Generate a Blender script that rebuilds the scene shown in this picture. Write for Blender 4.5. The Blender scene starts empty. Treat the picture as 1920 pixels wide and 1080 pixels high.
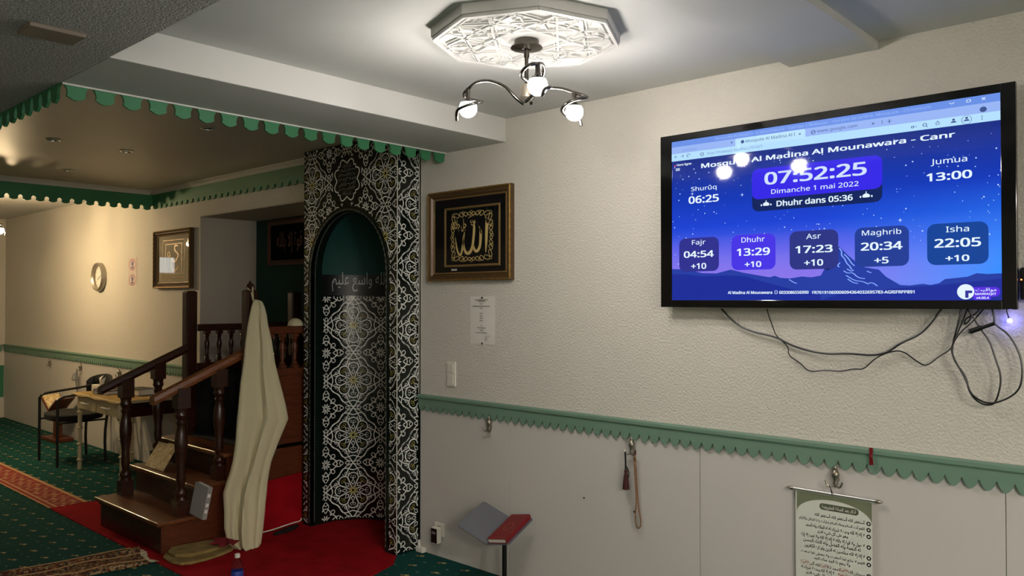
import bpy, bmesh, math, random
from mathutils import Vector, Matrix, Euler
C = bpy.context.scene.collection
SC = bpy.context.scene
PI = math.pi
rnd = random.Random(7)

# ------------------------------------------------------------------ camera, world, exposure
cam_d = bpy.data.cameras.new('camera')
cam = bpy.data.objects.new('camera', cam_d); C.objects.link(cam)
cam.location = (0, -3.40, 1.60)
cam.rotation_euler = (PI/2 + math.atan(22/1500), 0, math.radians(42.4))
cam_d.sensor_width = 36; cam_d.lens = 36*1500/1920; cam_d.clip_start = 0.02
SC.camera = cam
w = bpy.data.worlds.new('world'); SC.world = w; w.use_nodes = True
w.node_tree.nodes['Background'].inputs[0].default_value = (0.6, 0.65, 0.7, 1)
w.node_tree.nodes['Background'].inputs[1].default_value = 0.0
SC.view_settings.view_transform = 'Standard'; SC.view_settings.look = 'None'
SC.view_settings.exposure = 0.62; SC.view_settings.gamma = 1.0
SC.view_settings.use_curve_mapping = False
BULB, WARM, FILL = 178.0, 425.0, 124.0            # radiance of the white bulbs, warm far bay bulbs and added fill lamps

# ------------------------------------------------------------------ materials
def lin(c):
    return tuple((v/255/12.92 if v/255 <= .04045 else ((v/255+.055)/1.055)**2.4) for v in c[:3]) + (1,)
def _m(name):
    m = bpy.data.materials.new(name); m.use_nodes = True
    n = m.node_tree.nodes; return m, n, m.node_tree.links, n['Principled BSDF']
def mat(name, col, rough=.6, metal=0, spec=.5, bump=None, vary=None, emit=None, coat=0, sheen=0):
    """bump=(scale, distance[, detail]); vary=(scale, other colour[, stretch])"""
    m, n, l, b = _m(name)
    b.inputs['Base Color'].default_value = lin(col); b.inputs['Roughness'].default_value = rough
    b.inputs['Metallic'].default_value = metal; b.inputs['Specular IOR Level'].default_value = spec
    b.inputs['Coat Weight'].default_value = coat
    b.inputs['Sheen Weight'].default_value = sheen
    tc = n.new('ShaderNodeTexCoord')
    if vary:
        mp = n.new('ShaderNodeMapping'); l.new(tc.outputs['Object'], mp.inputs[0])
        mp.inputs['Scale'].default_value = vary[2] if len(vary) > 2 else (1, 1, 1)
        t = n.new('ShaderNodeTexNoise'); t.inputs['Scale'].default_value = vary[0]; t.inputs['Detail'].default_value = 4
        l.new(mp.outputs[0], t.inputs['Vector'])
        r = n.new('ShaderNodeValToRGB'); r.color_ramp.elements[0].position = .35; r.color_ramp.elements[1].position = .68
        r.color_ramp.elements[0].color = lin(col); r.color_ramp.elements[1].color = lin(vary[1])
        l.new(t.outputs['Fac'], r.inputs[0]); l.new(r.outputs[0], b.inputs['Base Color'])
    if bump:
        t = n.new('ShaderNodeTexNoise'); t.inputs['Scale'].default_value = bump[0]
        t.inputs['Detail'].default_value = bump[2] if len(bump) > 2 else 2
        l.new(tc.outputs['Object'], t.inputs['Vector'])
        bp = n.new('ShaderNodeBump'); bp.inputs['Distance'].default_value = bump[1]; bp.inputs['Strength'].default_value = 1
        l.new(t.outputs['Fac'], bp.inputs['Height']); l.new(bp.outputs[0], b.inputs['Normal'])
    if emit:
        b.inputs['Emission Color'].default_value = lin(emit[0]); b.inputs['Emission Strength'].default_value = emit[1]
    return m
def screen_mat(name, col, s=.68):
    m = mat(name, (4, 4, 5), .045, emit=(col, s)); return m

M = {}
M['plaster'] = mat('textured plaster', (212, 207, 197), .75, spec=.25, bump=(95, .007, 3))
M['panel'] = mat('smooth wall panel', (200, 196, 191), .6, spec=.3)
M['white'] = mat('ceiling paint', (208, 207, 204), .8, spec=.2, bump=(14, .0008))
M['rough_ceiling'] = mat('roughcast ceiling', (166, 163, 161), .9, spec=.15, bump=(125, .016, 3), vary=(140, (222, 219, 216)))
M['satin'] = mat('satin ceiling paint', (196, 184, 168), .44, spec=.45, bump=(2.2, .006))
M['cornice'] = mat('cornice paint', (205, 200, 190), .8)
M['dado'] = mat('sage green paint', (110, 140, 122), .5, spec=.4)
M['valance'] = mat('green paint', (58, 124, 84), .5, spec=.4)
M['teal'] = mat('teal paint', (14, 66, 62), .7)
M['darkgreen_wall'] = mat('dark green paint', (18, 60, 48), .8)
M['nichewall'] = mat('grey paint', (190, 182, 170), .8)
M['green_wall'] = mat('green wall paint', (50, 120, 90), .7)
M['red'] = mat('red carpet', (158, 14, 25), .95, spec=.1, bump=(400, .002), vary=(7, (134, 9, 18)))
M['wood'] = mat('dark varnished wood', (58, 27, 14), .28, spec=.5, vary=(9, (36, 16, 9), (1, 1, 9)))
M['wood_tread'] = mat('worn brown wood', (118, 68, 34), .35, vary=(7, (88, 48, 23), (1, 9, 9)))
M['wood_side'] = mat('reddish brown veneer', (98, 46, 20), .42, vary=(6, (76, 34, 14), (1, 2, 14)))
M['rail'] = mat('brown handrail wood', (124, 74, 40), .32, vary=(9, (92, 52, 26), (9, 1, 9)))
M['black'] = mat('black plastic', (12, 12, 13), .35)
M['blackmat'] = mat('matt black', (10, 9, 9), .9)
M['chrome'] = mat('chrome', (190, 190, 186), .16, 1)
M['steel'] = mat('dark nickel', (92, 88, 82), .25, 1)
M['pewter'] = mat('antique pewter', (158, 150, 136), .38, .9)
M['gold'] = mat('aged gold', (164, 128, 64), .36, .7, bump=(160, .002))
M['goldrail'] = mat('gilt wood', (140, 112, 66), .42, .3, bump=(120, .001))
M['goldleaf'] = mat('gold calligraphy', (226, 198, 130), .42, .1)
M['brownframe'] = mat('brown frame wood', (86, 64, 38), .35, .2)
M['velvet'] = mat('black velvet', (7, 8, 13), .95, spec=.1)
M['cloth'] = mat('beige cotton', (196, 188, 156), .9, spec=.15, bump=(500, .0008))
M['paper'] = mat('white paper', (226, 222, 214), .7)
M['plastic'] = mat('white plastic', (222, 218, 206), .35)
M['ink'] = mat('black ink', (24, 24, 24), .7)
M['inkgrey'] = mat('grey ink', (110, 108, 104), .7)
M['cream'] = mat('cream painted wood', (196, 182, 146), .5)
M['bulb'] = mat('lit white bulb', (255, 255, 255), .3, emit=((255, 248, 240), BULB))
M['warmbulb'] = mat('lit warm bulb', (255, 255, 255), .3, emit=((255, 222, 170), WARM))
M['opal'] = mat('fill lamp glass', (255, 255, 255), .3, emit=((255, 247, 236), FILL))
M['tile_white'] = mat('white tile lines', (232, 232, 226), .38, spec=.5)
M['tile_black'] = mat('dark green glossy tile film', (10, 20, 16), .16, spec=.6, bump=(26, .0016))
M['tile_gold'] = mat('yellow tile lines', (188, 172, 92), .25)
M['tile_grey'] = mat('grey tile lines', (96, 98, 94), .3)
M['mihrabtrim'] = mat('very dark green paint', (4, 22, 18), .35)
M['bead'] = mat('pewter bead', (120, 122, 112), .3, .7)
M['redleather'] = mat('red leatherette', (116, 14, 20), .42, bump=(220, .0006))
M['greyplate'] = mat('grey powder coated steel', (98, 98, 106), .5)
M['mustard'] = mat('mustard cloth', (176, 146, 80), .9, vary=(12, (150, 120, 62)))
M['beigerug'] = mat('beige rug', (156, 132, 76), .95, bump=(260, .003), vary=(16, (128, 104, 56)))
M['ledglow'] = mat('blue light', (10, 10, 20), .4, emit=((120, 120, 255), 40))
M['ledorange'] = mat('orange light', (20, 8, 0), .4, emit=((255, 120, 60), 3))

def carpet():
    m, n, l, b = _m('green carpet')
    b.inputs['Roughness'].default_value = .95; b.inputs['Specular IOR Level'].default_value = .1
    tc = n.new('ShaderNodeTexCoord')
    def math_(op, a, bb=None, c=None):
        t = n.new('ShaderNodeMath'); t.operation = op
        for i, v in enumerate((a, bb, c)):
            if v is None: continue
            if isinstance(v, (int, float)): t.inputs[i].default_value = v
            else: l.new(v, t.inputs[i])
        return t.outputs[0]
    sx = n.new('ShaderNodeSeparateXYZ'); l.new(tc.outputs['Object'], sx.inputs[0])
    nz = n.new('ShaderNodeTexNoise'); nz.inputs['Scale'].default_value = 60; l.new(tc.outputs['Object'], nz.inputs['Vector'])
    wob = math_('MULTIPLY', math_('SUBTRACT', nz.outputs['Fac'], .5), .03)
    px, py = .20, .145
    row = math_('FLOOR', math_('DIVIDE', sx.outputs[1], py))
    off = math_('MULTIPLY', math_('MODULO', math_('ABSOLUTE', row), 2), .5)
    def motif(dx, dy, rx, ry):
        u = math_('FRACT', math_('ADD', math_('DIVIDE', math_('ADD', math_('ADD', sx.outputs[0], dx+50), wob), px), off))
        v = math_('FRACT', math_('DIVIDE', math_('ADD', math_('ADD', sx.outputs[1], dy), wob), py))
        a = math_('DIVIDE', math_('ABSOLUTE', math_('SUBTRACT', u, .5)), rx/px)
        c = math_('DIVIDE', math_('ABSOLUTE', math_('SUBTRACT', v, .5)), ry/py)
        return math_('LESS_THAN', math_('ADD', a, c), 1.0)
    m1 = motif(0, 0, .020, .013); m2 = motif(.026, .016, .015, .010); m3 = motif(.10, .07, .011, .009)
    ng = n.new('ShaderNodeTexNoise'); ng.inputs['Scale'].default_value = 3; l.new(tc.outputs['Object'], ng.inputs['Vector'])
    base = n.new('ShaderNodeMix'); base.data_type = 'RGBA'; l.new(ng.outputs['Fac'], base.inputs['Factor'])
    base.inputs['A'].default_value = lin((20, 62, 56)); base.inputs['B'].default_value = lin((26, 80, 74))
    def mixc(fac, a, col):
        x = n.new('ShaderNodeMix'); x.data_type = 'RGBA'; l.new(fac, x.inputs['Factor']); l.new(a, x.inputs['A'])
        x.inputs['B'].default_value = lin(col); return x.outputs['Result']
    c = mixc(m1, base.outputs['Result'], (188, 166, 118))
    c = mixc(m2, c, (170, 128, 84)); c = mixc(m3, c, (120, 140, 118))
    l.new(c, b.inputs['Base Color'])
    t = n.new('ShaderNodeTexNoise'); t.inputs['Scale'].default_value = 350; l.new(tc.outputs['Object'], t.inputs['Vector'])
    bp = n.new('ShaderNodeBump'); bp.inputs['Distance'].default_value = .003; l.new(t.outputs['Fac'], bp.inputs['Height']); l.new(bp.outputs[0], b.inputs['Normal'])
    return m
M['carpet'] = carpet()

def voro_mat(name, cols, scale, rough=.95, stretch=(1, 1, 1)):
    m, n, l, b = _m(name); b.inputs['Roughness'].default_value = rough; b.inputs['Specular IOR Level'].default_value = .1
    tc = n.new('ShaderNodeTexCoord'); mp = n.new('ShaderNodeMapping'); mp.inputs['Scale'].default_value = stretch
    l.new(tc.outputs['Object'], mp.inputs[0])
    v = n.new('ShaderNodeTexVoronoi'); v.inputs['Scale'].default_value = scale; l.new(mp.outputs[0], v.inputs['Vector'])
    r = n.new('ShaderNodeValToRGB'); r.color_ramp.interpolation = 'CONSTANT'; e = r.color_ramp.elements
    while len(e) < len(cols): e.new(.5)
    for i, c in enumerate(cols): e[i].position = i/len(cols); e[i].color = lin(c)
    s = n.new('ShaderNodeSeparateColor'); l.new(v.outputs['Color'], s.inputs[0]); l.new(s.outputs[0], r.inputs[0])
    l.new(r.outputs[0], b.inputs['Base Color']); return m
M['prayer_rug'] = voro_mat('woven prayer rug', [(120, 96, 66), (84, 44, 34), (150, 128, 92), (60, 52, 46), (110, 70, 44)], 70)
M['leaflet'] = voro_mat('printed leaflet paper', [(214, 190, 140), (226, 208, 168), (190, 160, 108), (222, 198, 150)], 60, .6)
M['strip_red'] = mat('woven brick red', (150, 52, 40), .95, vary=(9, (126, 38, 30)))
M['strip_beige'] = mat('woven beige', (190, 150, 104), .95)

def glass_mat():
    m = bpy.data.materials.new('clear glass pane'); m.use_nodes = True; n = m.node_tree.nodes; l = m.node_tree.links
    n.remove(n['Principled BSDF']); o = n['Material Output']
    t = n.new('ShaderNodeBsdfTransparent'); g = n.new('ShaderNodeBsdfGlossy'); g.inputs['Roughness'].default_value = .02
    x = n.new('ShaderNodeMixShader')
    ge = n.new('ShaderNodeNewGeometry'); dt = n.new('ShaderNodeVectorMath'); dt.operation = 'DOT_PRODUCT'
    l.new(ge.outputs['Incoming'], dt.inputs[0]); l.new(ge.outputs['Normal'], dt.inputs[1])
    def mt(op, a, c):      # the same reflectance from either side of the thin pane
        q = n.new('ShaderNodeMath'); q.operation = op
        for i, v in enumerate((a, c)):
            if isinstance(v, (int, float)): q.inputs[i].default_value = v
            elif v is not None: l.new(v, q.inputs[i])
        return q
    f = mt('ADD', mt('MULTIPLY', mt('POWER', mt('SUBTRACT', 1.0, mt('ABSOLUTE', dt.outputs['Value'], None).outputs[0]).outputs[0], 5.0).outputs[0], .94).outputs[0], .06)
    l.new(f.outputs[0], x.inputs[0]); l.new(t.outputs[0], x.inputs[1]); l.new(g.outputs[0], x.inputs[2]); l.new(x.outputs[0], o.inputs[0]); return m
M['glass'] = glass_mat()
m, n, l, b = _m('clear bottle plastic'); b.inputs['Transmission Weight'].default_value = 1; b.inputs['Roughness'].default_value = .05; b.inputs['IOR'].default_value = 1.3; M['pet'] = m

def sky_screen():
    m, n, l, b = _m('night sky on screen')
    b.inputs['Base Color'].default_value = (.002, .002, .002, 1); b.inputs['Roughness'].default_value = .045
    tc = n.new('ShaderNodeTexCoord'); s = n.new('ShaderNodeSeparateXYZ'); l.new(tc.outputs['Generated'], s.inputs[0])
    r = n.new('ShaderNodeValToRGB'); e = r.color_ramp.elements
    st = [(0, (40, 70, 200)), (.1, (120, 150, 246)), (.2, (96, 130, 244)), (.3, (66, 96, 232)), (.45, (28, 66, 208)), (.62, (16, 54, 178)), (.85, (26, 46, 132)), (1, (24, 40, 112))]
    while len(e) < len(st): e.new(.5)
    for i, (p, c) in enumerate(st): e[i].position = p; e[i].color = lin(c)
    l.new(s.outputs[2], r.inputs[0])
    # brighter blue to the right, violet haze low on the left
    r2 = n.new('ShaderNodeValToRGB'); e2 = r2.color_ramp.elements; e2[0].position = .5; e2[0].color = (0, 0, 0, 1); e2[1].position = 1; e2[1].color = (1, 1, 1, 1); l.new(s.outputs[0], r2.inputs[0])
    r3 = n.new('ShaderNodeValToRGB'); e3 = r3.color_ramp.elements
    e3[0].position = .1; e3[0].color = (1, 1, 1, 1); e3[1].position = .6; e3[1].color = (0, 0, 0, 1); l.new(s.outputs[2], r3.inputs[0])
    a = n.new('ShaderNodeMath'); a.operation = 'MULTIPLY'; l.new(r2.outputs[0], a.inputs[0]); l.new(r3.outputs[0], a.inputs[1])
    mx = n.new('ShaderNodeMix'); mx.data_type = 'RGBA'; l.new(a.outputs[0], mx.inputs['Factor']); l.new(r.outputs[0], mx.inputs['A']); mx.inputs['B'].default_value = lin((40, 140, 250))
    inv = n.new('ShaderNodeMath'); inv.operation = 'SUBTRACT'; inv.inputs[0].default_value = 1; l.new(r2.outputs[0], inv.inputs[1])
    r4 = n.new('ShaderNodeValToRGB'); e4 = r4.color_ramp.elements; e4[0].position = .17; e4[0].color = (.75, .75, .75, 1); e4[1].position = .4; e4[1].color = (0, 0, 0, 1); l.new(s.outputs[2], r4.inputs[0])
    b4 = n.new('ShaderNodeMath'); b4.operation = 'MULTIPLY'; l.new(inv.outputs[0], b4.inputs[0]); l.new(r4.outputs[0], b4.inputs[1])
    m4 = n.new('ShaderNodeMix'); m4.data_type = 'RGBA'; l.new(b4.outputs[0], m4.inputs['Factor']); l.new(mx.outputs['Result'], m4.inputs['A']); m4.inputs['B'].default_value = lin((140, 104, 226))
    l.new(m4.outputs['Result'], b.inputs['Emission Color']); b.inputs['Emission Strength'].default_value = .68
    return m
M['sky_screen'] = sky_screen()

# ------------------------------------------------------------------ mesh builder
INV = {}
class MB:
    def __init__(s): s.v = []; s.f = []; s.m = []; s.mi = 0
    def add(s, vs, fs):
        k = len(s.v); s.v += [tuple(p) for p in vs]; s.f += [tuple(i+k for i in f) for f in fs]; s.m += [s.mi]*len(fs); return s
    def box(s, x0, x1, y0, y1, z0, z1):
        return s.add([(x0,y0,z0),(x1,y0,z0),(x1,y1,z0),(x0,y1,z0),(x0,y0,z1),(x1,y0,z1),(x1,y1,z1),(x0,y1,z1)],
                     [(0,3,2,1),(4,5,6,7),(0,1,5,4),(1,2,6,5),(2,3,7,6),(3,0,4,7)])
    def obox(s, o, a, b, c):
        o, a, b, c = map(Vector, (o, a, b, c))
        return s.add([o, o+a, o+a+b, o+b, o+c, o+a+c, o+a+b+c, o+b+c], [(0,3,2,1),(4,5,6,7),(0,1,5,4),(1,2,6,5),(2,3,7,6),(3,0,4,7)])
    def prism(s, poly, ax, a0, a1):
        """polygon (p, q) swept along axis ax: x -> (y,z), y -> (x,z), z -> (x,y)"""
        f = {'x': lambda p, a: (a, p[0], p[1]), 'y': lambda p, a: (p[0], a, p[1]), 'z': lambda p, a: (p[0], p[1], a)}[ax]
        n = len(poly); vs = [f(p, a0) for p in poly] + [f(p, a1) for p in poly]
        return s.add(vs, [tuple(range(n)), tuple(range(2*n-1, n-1, -1))] + [(i, i+n, (i+1) % n+n, (i+1) % n) for i in range(n)])
    def lathe(s, prof, c=(0, 0, 0), n=20, ax='z', closed=True):
        vs = []; fs = []
        for r, h in prof:
            for k in range(n):
                a = 2*PI*k/n; p = (r*math.cos(a), r*math.sin(a), h)
                if ax == 'y': p = (p[0], p[2], p[1])
                if ax == 'x': p = (p[2], p[0], p[1])
                vs.append((p[0]+c[0], p[1]+c[1], p[2]+c[2]))
        m = len(prof)
        for i in range(m-1):
            for k in range(n): fs.append((i*n+k, i*n+(k+1) % n, (i+1)*n+(k+1) % n, (i+1)*n+k))
        if closed: fs += [tuple(range(n-1, -1, -1)), tuple(range((m-1)*n, m*n))]
        return s.add(vs, fs)
    def sphere(s, c, r, n=20, m=12, sc=(1, 1, 1)):
        vs = []; fs = []
        for i in range(m+1):
            t = PI*i/m
            for k in range(n):
                a = 2*PI*k/n; vs.append((c[0]+r*sc[0]*math.sin(t)*math.cos(a), c[1]+r*sc[1]*math.sin(t)*math.sin(a), c[2]+r*sc[2]*math.cos(t)))
        for i in range(m):
            for k in range(n): fs.append((i*n+k, (i+1)*n+k, (i+1)*n+(k+1) % n, i*n+(k+1) % n))
        return s.add(vs, fs)
    def tube(s, pts, r, n=8, smooth=0, flat=None):
        P = [Vector(p) for p in pts]
        for _ in range(smooth):
            Q = [P[0]]
            for i in range(len(P)-1): Q += [P[i]*.75+P[i+1]*.25, P[i]*.25+P[i+1]*.75]
            P = Q+[P[-1]]
        vs = []; fs = []; up = Vector((0, 0, 1)); prev = None
        for i, p in enumerate(P):
            d = (P[min(i+1, len(P)-1)]-P[max(i-1, 0)])
            d = d.normalized() if d.length > 1e-9 else Vector((0, 0, 1))
            if prev is None:
                a = d.cross(up if abs(d.z) < .9 else Vector((1, 0, 0))).normalized()
            else:
                a = (prev-d*prev.dot(d)); a = a.normalized() if a.length > 1e-6 else d.orthogonal().normalized()
            prev = a; b = d.cross(a)
            rr = r[i*len(r)//len(P)] if isinstance(r, (list, tuple)) else r
            for k in range(n):
                t = 2*PI*k/n; vs.append(p+a*rr*math.cos(t)+b*rr*math.sin(t)*(flat or 1))
        m = len(P)
        for i in range(m-1):
            for k in range(n): fs.append((i*n+k, i*n+(k+1) % n, (i+1)*n+(k+1) % n, (i+1)*n+k))
        fs += [tuple(range(n-1, -1, -1)), tuple(range((m-1)*n, m*n))]
        return s.add(vs, fs)
    def build(s, name, mats, parent=None, smooth=False, bevel=0, local=False, flip=True):
        if not isinstance(mats, (list, tuple)): mats = [mats]
        me = bpy.data.meshes.new(name)
        vs = s.v
        if parent is not None and not local:
            iv = INV[parent.name]; vs = [iv @ Vector(p) for p in vs]
        me.from_pydata([tuple(p) for p in vs], [], s.f)
        for mm in mats: me.materials.append(M[mm] if isinstance(mm, str) else mm)
        me.polygons.foreach_set('material_index', s.m)
        if flip:
            bm = bmesh.new(); bm.from_mesh(me); bmesh.ops.recalc_face_normals(bm, faces=bm.faces); bm.to_mesh(me); bm.free()
        if smooth:
            me.polygons.foreach_set('use_smooth', [True]*len(me.polygons))
            try: me.set_sharp_from_angle(angle=math.radians(40))
            except Exception: pass
        o = bpy.data.objects.new(name, me); C.objects.link(o)
        if parent is not None: o.parent = parent; INV[o.name] = INV[parent.name]
        else: INV[o.name] = Matrix.Identity(4)
        if bevel:
            b = o.modifiers.new('bevel', 'BEVEL'); b.width = bevel; b.segments = 2; b.limit_method = 'ANGLE'
        return o
def thing(name, label, cat, loc=(0, 0, 0), rot=(0, 0, 0), group=None):
    o = bpy.data.objects.new(name, None); C.objects.link(o); o.location = loc; o.rotation_euler = rot; o.empty_display_size = .05
    o['label'] = label; o['category'] = cat
    if group: o['group'] = group
    INV[o.name] = Matrix.LocRotScale(Vector(loc), Euler(rot), None).inverted()
    return o
def tag(o, label, cat, group=None):
    o['label'] = label; o['category'] = cat
    if group: o['group'] = group
    return o
def struct(o): o['kind'] = 'structure'; return o
def dup(root, loc, label, rotz=None):
    r = root.copy(); C.objects.link(r); r.location = loc; r['label'] = label
    if rotz is not None: r.rotation_euler = (0, 0, rotz)
    for ch in list(root.children):
        c = ch.copy(); C.objects.link(c); c.parent = r
        for g in list(ch.children):
            d = g.copy(); C.objects.link(d); d.parent = c
    return r

# ------------------------------------------------------------------ lettering
ARF = {}
for line in ('ا FE8D FE8E', 'أ FE83 FE84', 'إ FE87 FE88', 'آ FE81 FE82', 'ب FE8F FE90 FE91 FE92', 'ة FE93 FE94', 'ت FE95 FE96 FE97 FE98', 'ث FE99 FE9A FE9B FE9C',
             'ج FE9D FE9E FE9F FEA0', 'ح FEA1 FEA2 FEA3 FEA4', 'خ FEA5 FEA6 FEA7 FEA8', 'د FEA9 FEAA', 'ذ FEAB FEAC', 'ر FEAD FEAE', 'ز FEAF FEB0',
             'س FEB1 FEB2 FEB3 FEB4', 'ش FEB5 FEB6 FEB7 FEB8', 'ص FEB9 FEBA FEBB FEBC', 'ض FEBD FEBE FEBF FEC0', 'ط FEC1 FEC2 FEC3 FEC4', 'ظ FEC5 FEC6 FEC7 FEC8',
             'ع FEC9 FECA FECB FECC', 'غ FECD FECE FECF FED0', 'ف FED1 FED2 FED3 FED4', 'ق FED5 FED6 FED7 FED8', 'ك FED9 FEDA FEDB FEDC', 'ل FEDD FEDE FEDF FEE0',
             'م FEE1 FEE2 FEE3 FEE4', 'ن FEE5 FEE6 FEE7 FEE8', 'ه FEE9 FEEA FEEB FEEC', 'و FEED FEEE', 'ى FEEF FEF0', 'ي FEF1 FEF2 FEF3 FEF4', 'ء FE80'):
    q = line.split(); ARF[q[0]] = [chr(int(h, 16)) for h in q[1:]]
LAM = {'ا': ('FEFB', 'FEFC'), 'أ': ('FEF7', 'FEF8'), 'إ': ('FEF9', 'FEFA'), 'آ': ('FEF5', 'FEF6')}
def arabic(t):
    out = []; i = 0; prev = False
    while i < len(t):
        c = t[i]
        if c == 'ل' and i+1 < len(t) and t[i+1] in LAM:
            out.append(chr(int(LAM[t[i+1]][1 if prev else 0], 16))); prev = False; i += 2; continue
        if c not in ARF: out.append(c); prev = False; i += 1; continue
        f = ARF[c]; nxt = i+1 < len(t) and t[i+1] in ARF and len(ARF[t[i+1]]) > 1 and len(f) == 4
        if len(f) == 1: out.append(f[0]); prev = False
        else: out.append(f[(3 if nxt else 1) if prev else (2 if nxt else 0)]); prev = nxt
        i += 1
    return ''.join(reversed(out)).translate(str.maketrans('()', ')('))
FONT_ = None
try:      # the sans-serif face that ships with Blender; its default face is the fallback
    import os
    FONT_ = bpy.data.fonts.load(os.path.join(bpy.utils.system_resource('DATAFILES'), 'fonts', 'NotoSansHebrew-Regular.woff2'))
except Exception: FONT_ = None
def glyphs(body, bold=0, res=2):
    c = bpy.data.curves.new('t', 'FONT'); c.body = body
    if FONT_ and body.isprintable() and max(map(ord, body)) < 0x250: c.font = FONT_
    c.resolution_u = res; c.offset = bold; c.dimensions = '2D'; c.fill_mode = 'BOTH'
    o = bpy.data.objects.new('t', c); C.objects.link(o); bpy.context.view_layer.update()
    e = o.evaluated_get(bpy.context.evaluated_depsgraph_get()); me = e.to_mesh()
    vs = [(v.co.x, v.co.y) for v in me.vertices]; fs = [tuple(p.vertices) for p in me.polygons]
    e.to_mesh_clear(); bpy.data.objects.remove(o); bpy.data.curves.remove(c)
    return vs, fs
def lettering(mb, body, x0, z0, x1, z1, fn, bold=0, res=2, keep=False):
    """fit the text to the rectangle; fn maps (x, z) on the sheet to space; keep: fit height, centre, do not stretch"""
    vs, fs = glyphs(body, 0, res)
    if not vs: return
    if bold:      # overprint the letters a hair apart for weight
        n0 = len(vs); V, F = [], []
        for i, (dx, dy) in enumerate(((-1, -.6), (-1, .6), (1, -.6), (1, .6), (0, 0))):
            V += [(x+dx*bold, y+dy*bold) for x, y in vs]; F += [tuple(k+i*n0 for k in f) for f in fs]
        vs, fs = V, F
    a0 = min(v[0] for v in vs); a1 = max(v[0] for v in vs); b0 = min(v[1] for v in vs); b1 = max(v[1] for v in vs)
    sx = (x1-x0)/max(a1-a0, 1e-6); sz = (z1-z0)/max(b1-b0, 1e-6)
    n1 = len(vs)//5 if bold else len(vs)      # each overprint lies a hair proud of the one below
    lift = lambda p, i: (p[0], p[1]-.00005*(i//n1), p[2])
    if keep:
        k = min(abs(sx), sz); ox = (x0+x1)/2-math.copysign(k, sx)*(a0+a1)/2; oz = (z0+z1)/2-k*(b0+b1)/2
        mb.add([fn(ox+math.copysign(k, sx)*v[0], oz+k*v[1]) for v in vs], fs)
    else:
        mb.add([lift(fn(x0+(v[0]-a0)*sx, z0+(v[1]-b0)*sz), i) for i, v in enumerate(vs)], fs)
def ribbon(mb, pts, w, fn, closed=False, ok=None):
    """flat band of width w (or a list of widths) along 2D points, through fn"""
    n = len(pts); L = []
    for i in range(n):
        if closed: a, b = pts[i-1], pts[(i+1) % n]
        else: a, b = pts[max(i-1, 0)], pts[min(i+1, n-1)]
        dx, dy = b[0]-a[0], b[1]-a[1]; d = math.hypot(dx, dy) or 1
        ww = (w[i] if isinstance(w, (list, tuple)) else w)/2
        L.append((pts[i][0]-dy/d*ww, pts[i][1]+dx/d*ww, pts[i][0]+dy/d*ww, pts[i][1]-dx/d*ww))
    for i in range(n if closed else n-1):
        a, b = L[i], L[(i+1) % n]
        if ok and not (ok(a[0], a[1]) and ok(a[2], a[3]) and ok(b[0], b[1]) and ok(b[2], b[3])): continue
        mb.add([fn(a[0], a[1]), fn(a[2], a[3]), fn(b[2], b[3]), fn(b[0], b[1])], [(0, 1, 2, 3)])
def smooth2(P, k=2, closed=False):
    for _ in range(k):
        Q = [] if closed else [P[0]]
        m = len(P)
        for i in range(m if closed else m-1):
            a, b = P[i], P[(i+1) % m]; Q += [(a[0]*.75+b[0]*.25, a[1]*.75+b[1]*.25), (a[0]*.25+b[0]*.75, a[1]*.25+b[1]*.75)]
        P = Q if closed else Q+[P[-1]]
    return P
def rrect(x0, z0, x1, z1, r, n=5, rx=None):
    rx = rx or r; P = []
    for cx, cz, a in ((x1-rx, z1-r, 0), (x0+rx, z1-r, 90), (x0+rx, z0+r, 180), (x1-rx, z0+r, 270)):
        for k in range(n+1):
            t = math.radians(a+90*k/n); P.append((cx+rx*math.cos(t), cz+r*math.sin(t)))
    return P

# ------------------------------------------------------------------ the room: TV wall is y = 0, room on the -y side
XL, XR, YF = -12.47, 2.6, -6.4
struct(MB().box(XL-.1, XR+.1, YF-.1, .55, -.1, 0).build('floor', 'carpet'))
b = MB()   # wall with the deep recess (x -6.89..-4.954) and the opening the mihrab stands in
b.box(-3.90, XR+.1, 0, .6, 0, 2.9); struct(b.build('wall_back', 'plaster'))
struct(MB().box(XL-.1, -6.89, 0, .6, 0, 2.9).build('wall_back_far', 'plaster'))
b = MB(); b.box(-6.89, -4.965, 0, .6, 2.352, 2.9); b.box(-4.965, -3.90, .02, .6, 2.665, 2.9); struct(b.build('wall_back_lintel', 'plaster'))
struct(MB().box(-4.965, -3.90, .56, .6, 0, 2.665).build('wall_back_niche', 'nichewall'))
b = MB(); b.box(-6.91, -3.88, .55, .62, 0, 2.4)
struct(b.build('wall_recess', 'darkgreen_wall'))
b = MB(); b.box(-6.889, -6.879, .001, .55, 0, 2.35); b.box(-6.889, -4.965, .001, .55, 2.342, 2.351); b.box(-4.975, -4.966, .001, .55, 0, 2.342)
struct(b.build('trim_1', 'nichewall'))
b = MB()   # smooth panelling below the dado, with seams
for a0, a1 in ((-12.46, -10.66), (-10.655, -8.5), (-8.495, -6.90), (-3.89, -3.12), (-3.117, -1.9), (-1.897, -.65), (-.647, 2.59)):
    b.box(a0, a1, -.007, -.0005, 0.001, .97)
struct(b.build('trim_2', 'panel', bevel=.0008))
struct(MB().box(XL-.1, XL, YF, 0, 0, 2.9).build('wall_left', 'plaster'))
struct(MB().box(XL-.1, XR+.1, YF-.1, YF, 0, 2.9).build('wall_front', 'plaster'))
struct(MB().box(XR, XR+.1, YF, 0, 0, 2.9).build('wall_right', 'plaster'))
struct(MB().box(XL, XL+.012, -3.0, -.013, .28, .71).build('trim_3', 'green_wall'))
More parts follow.
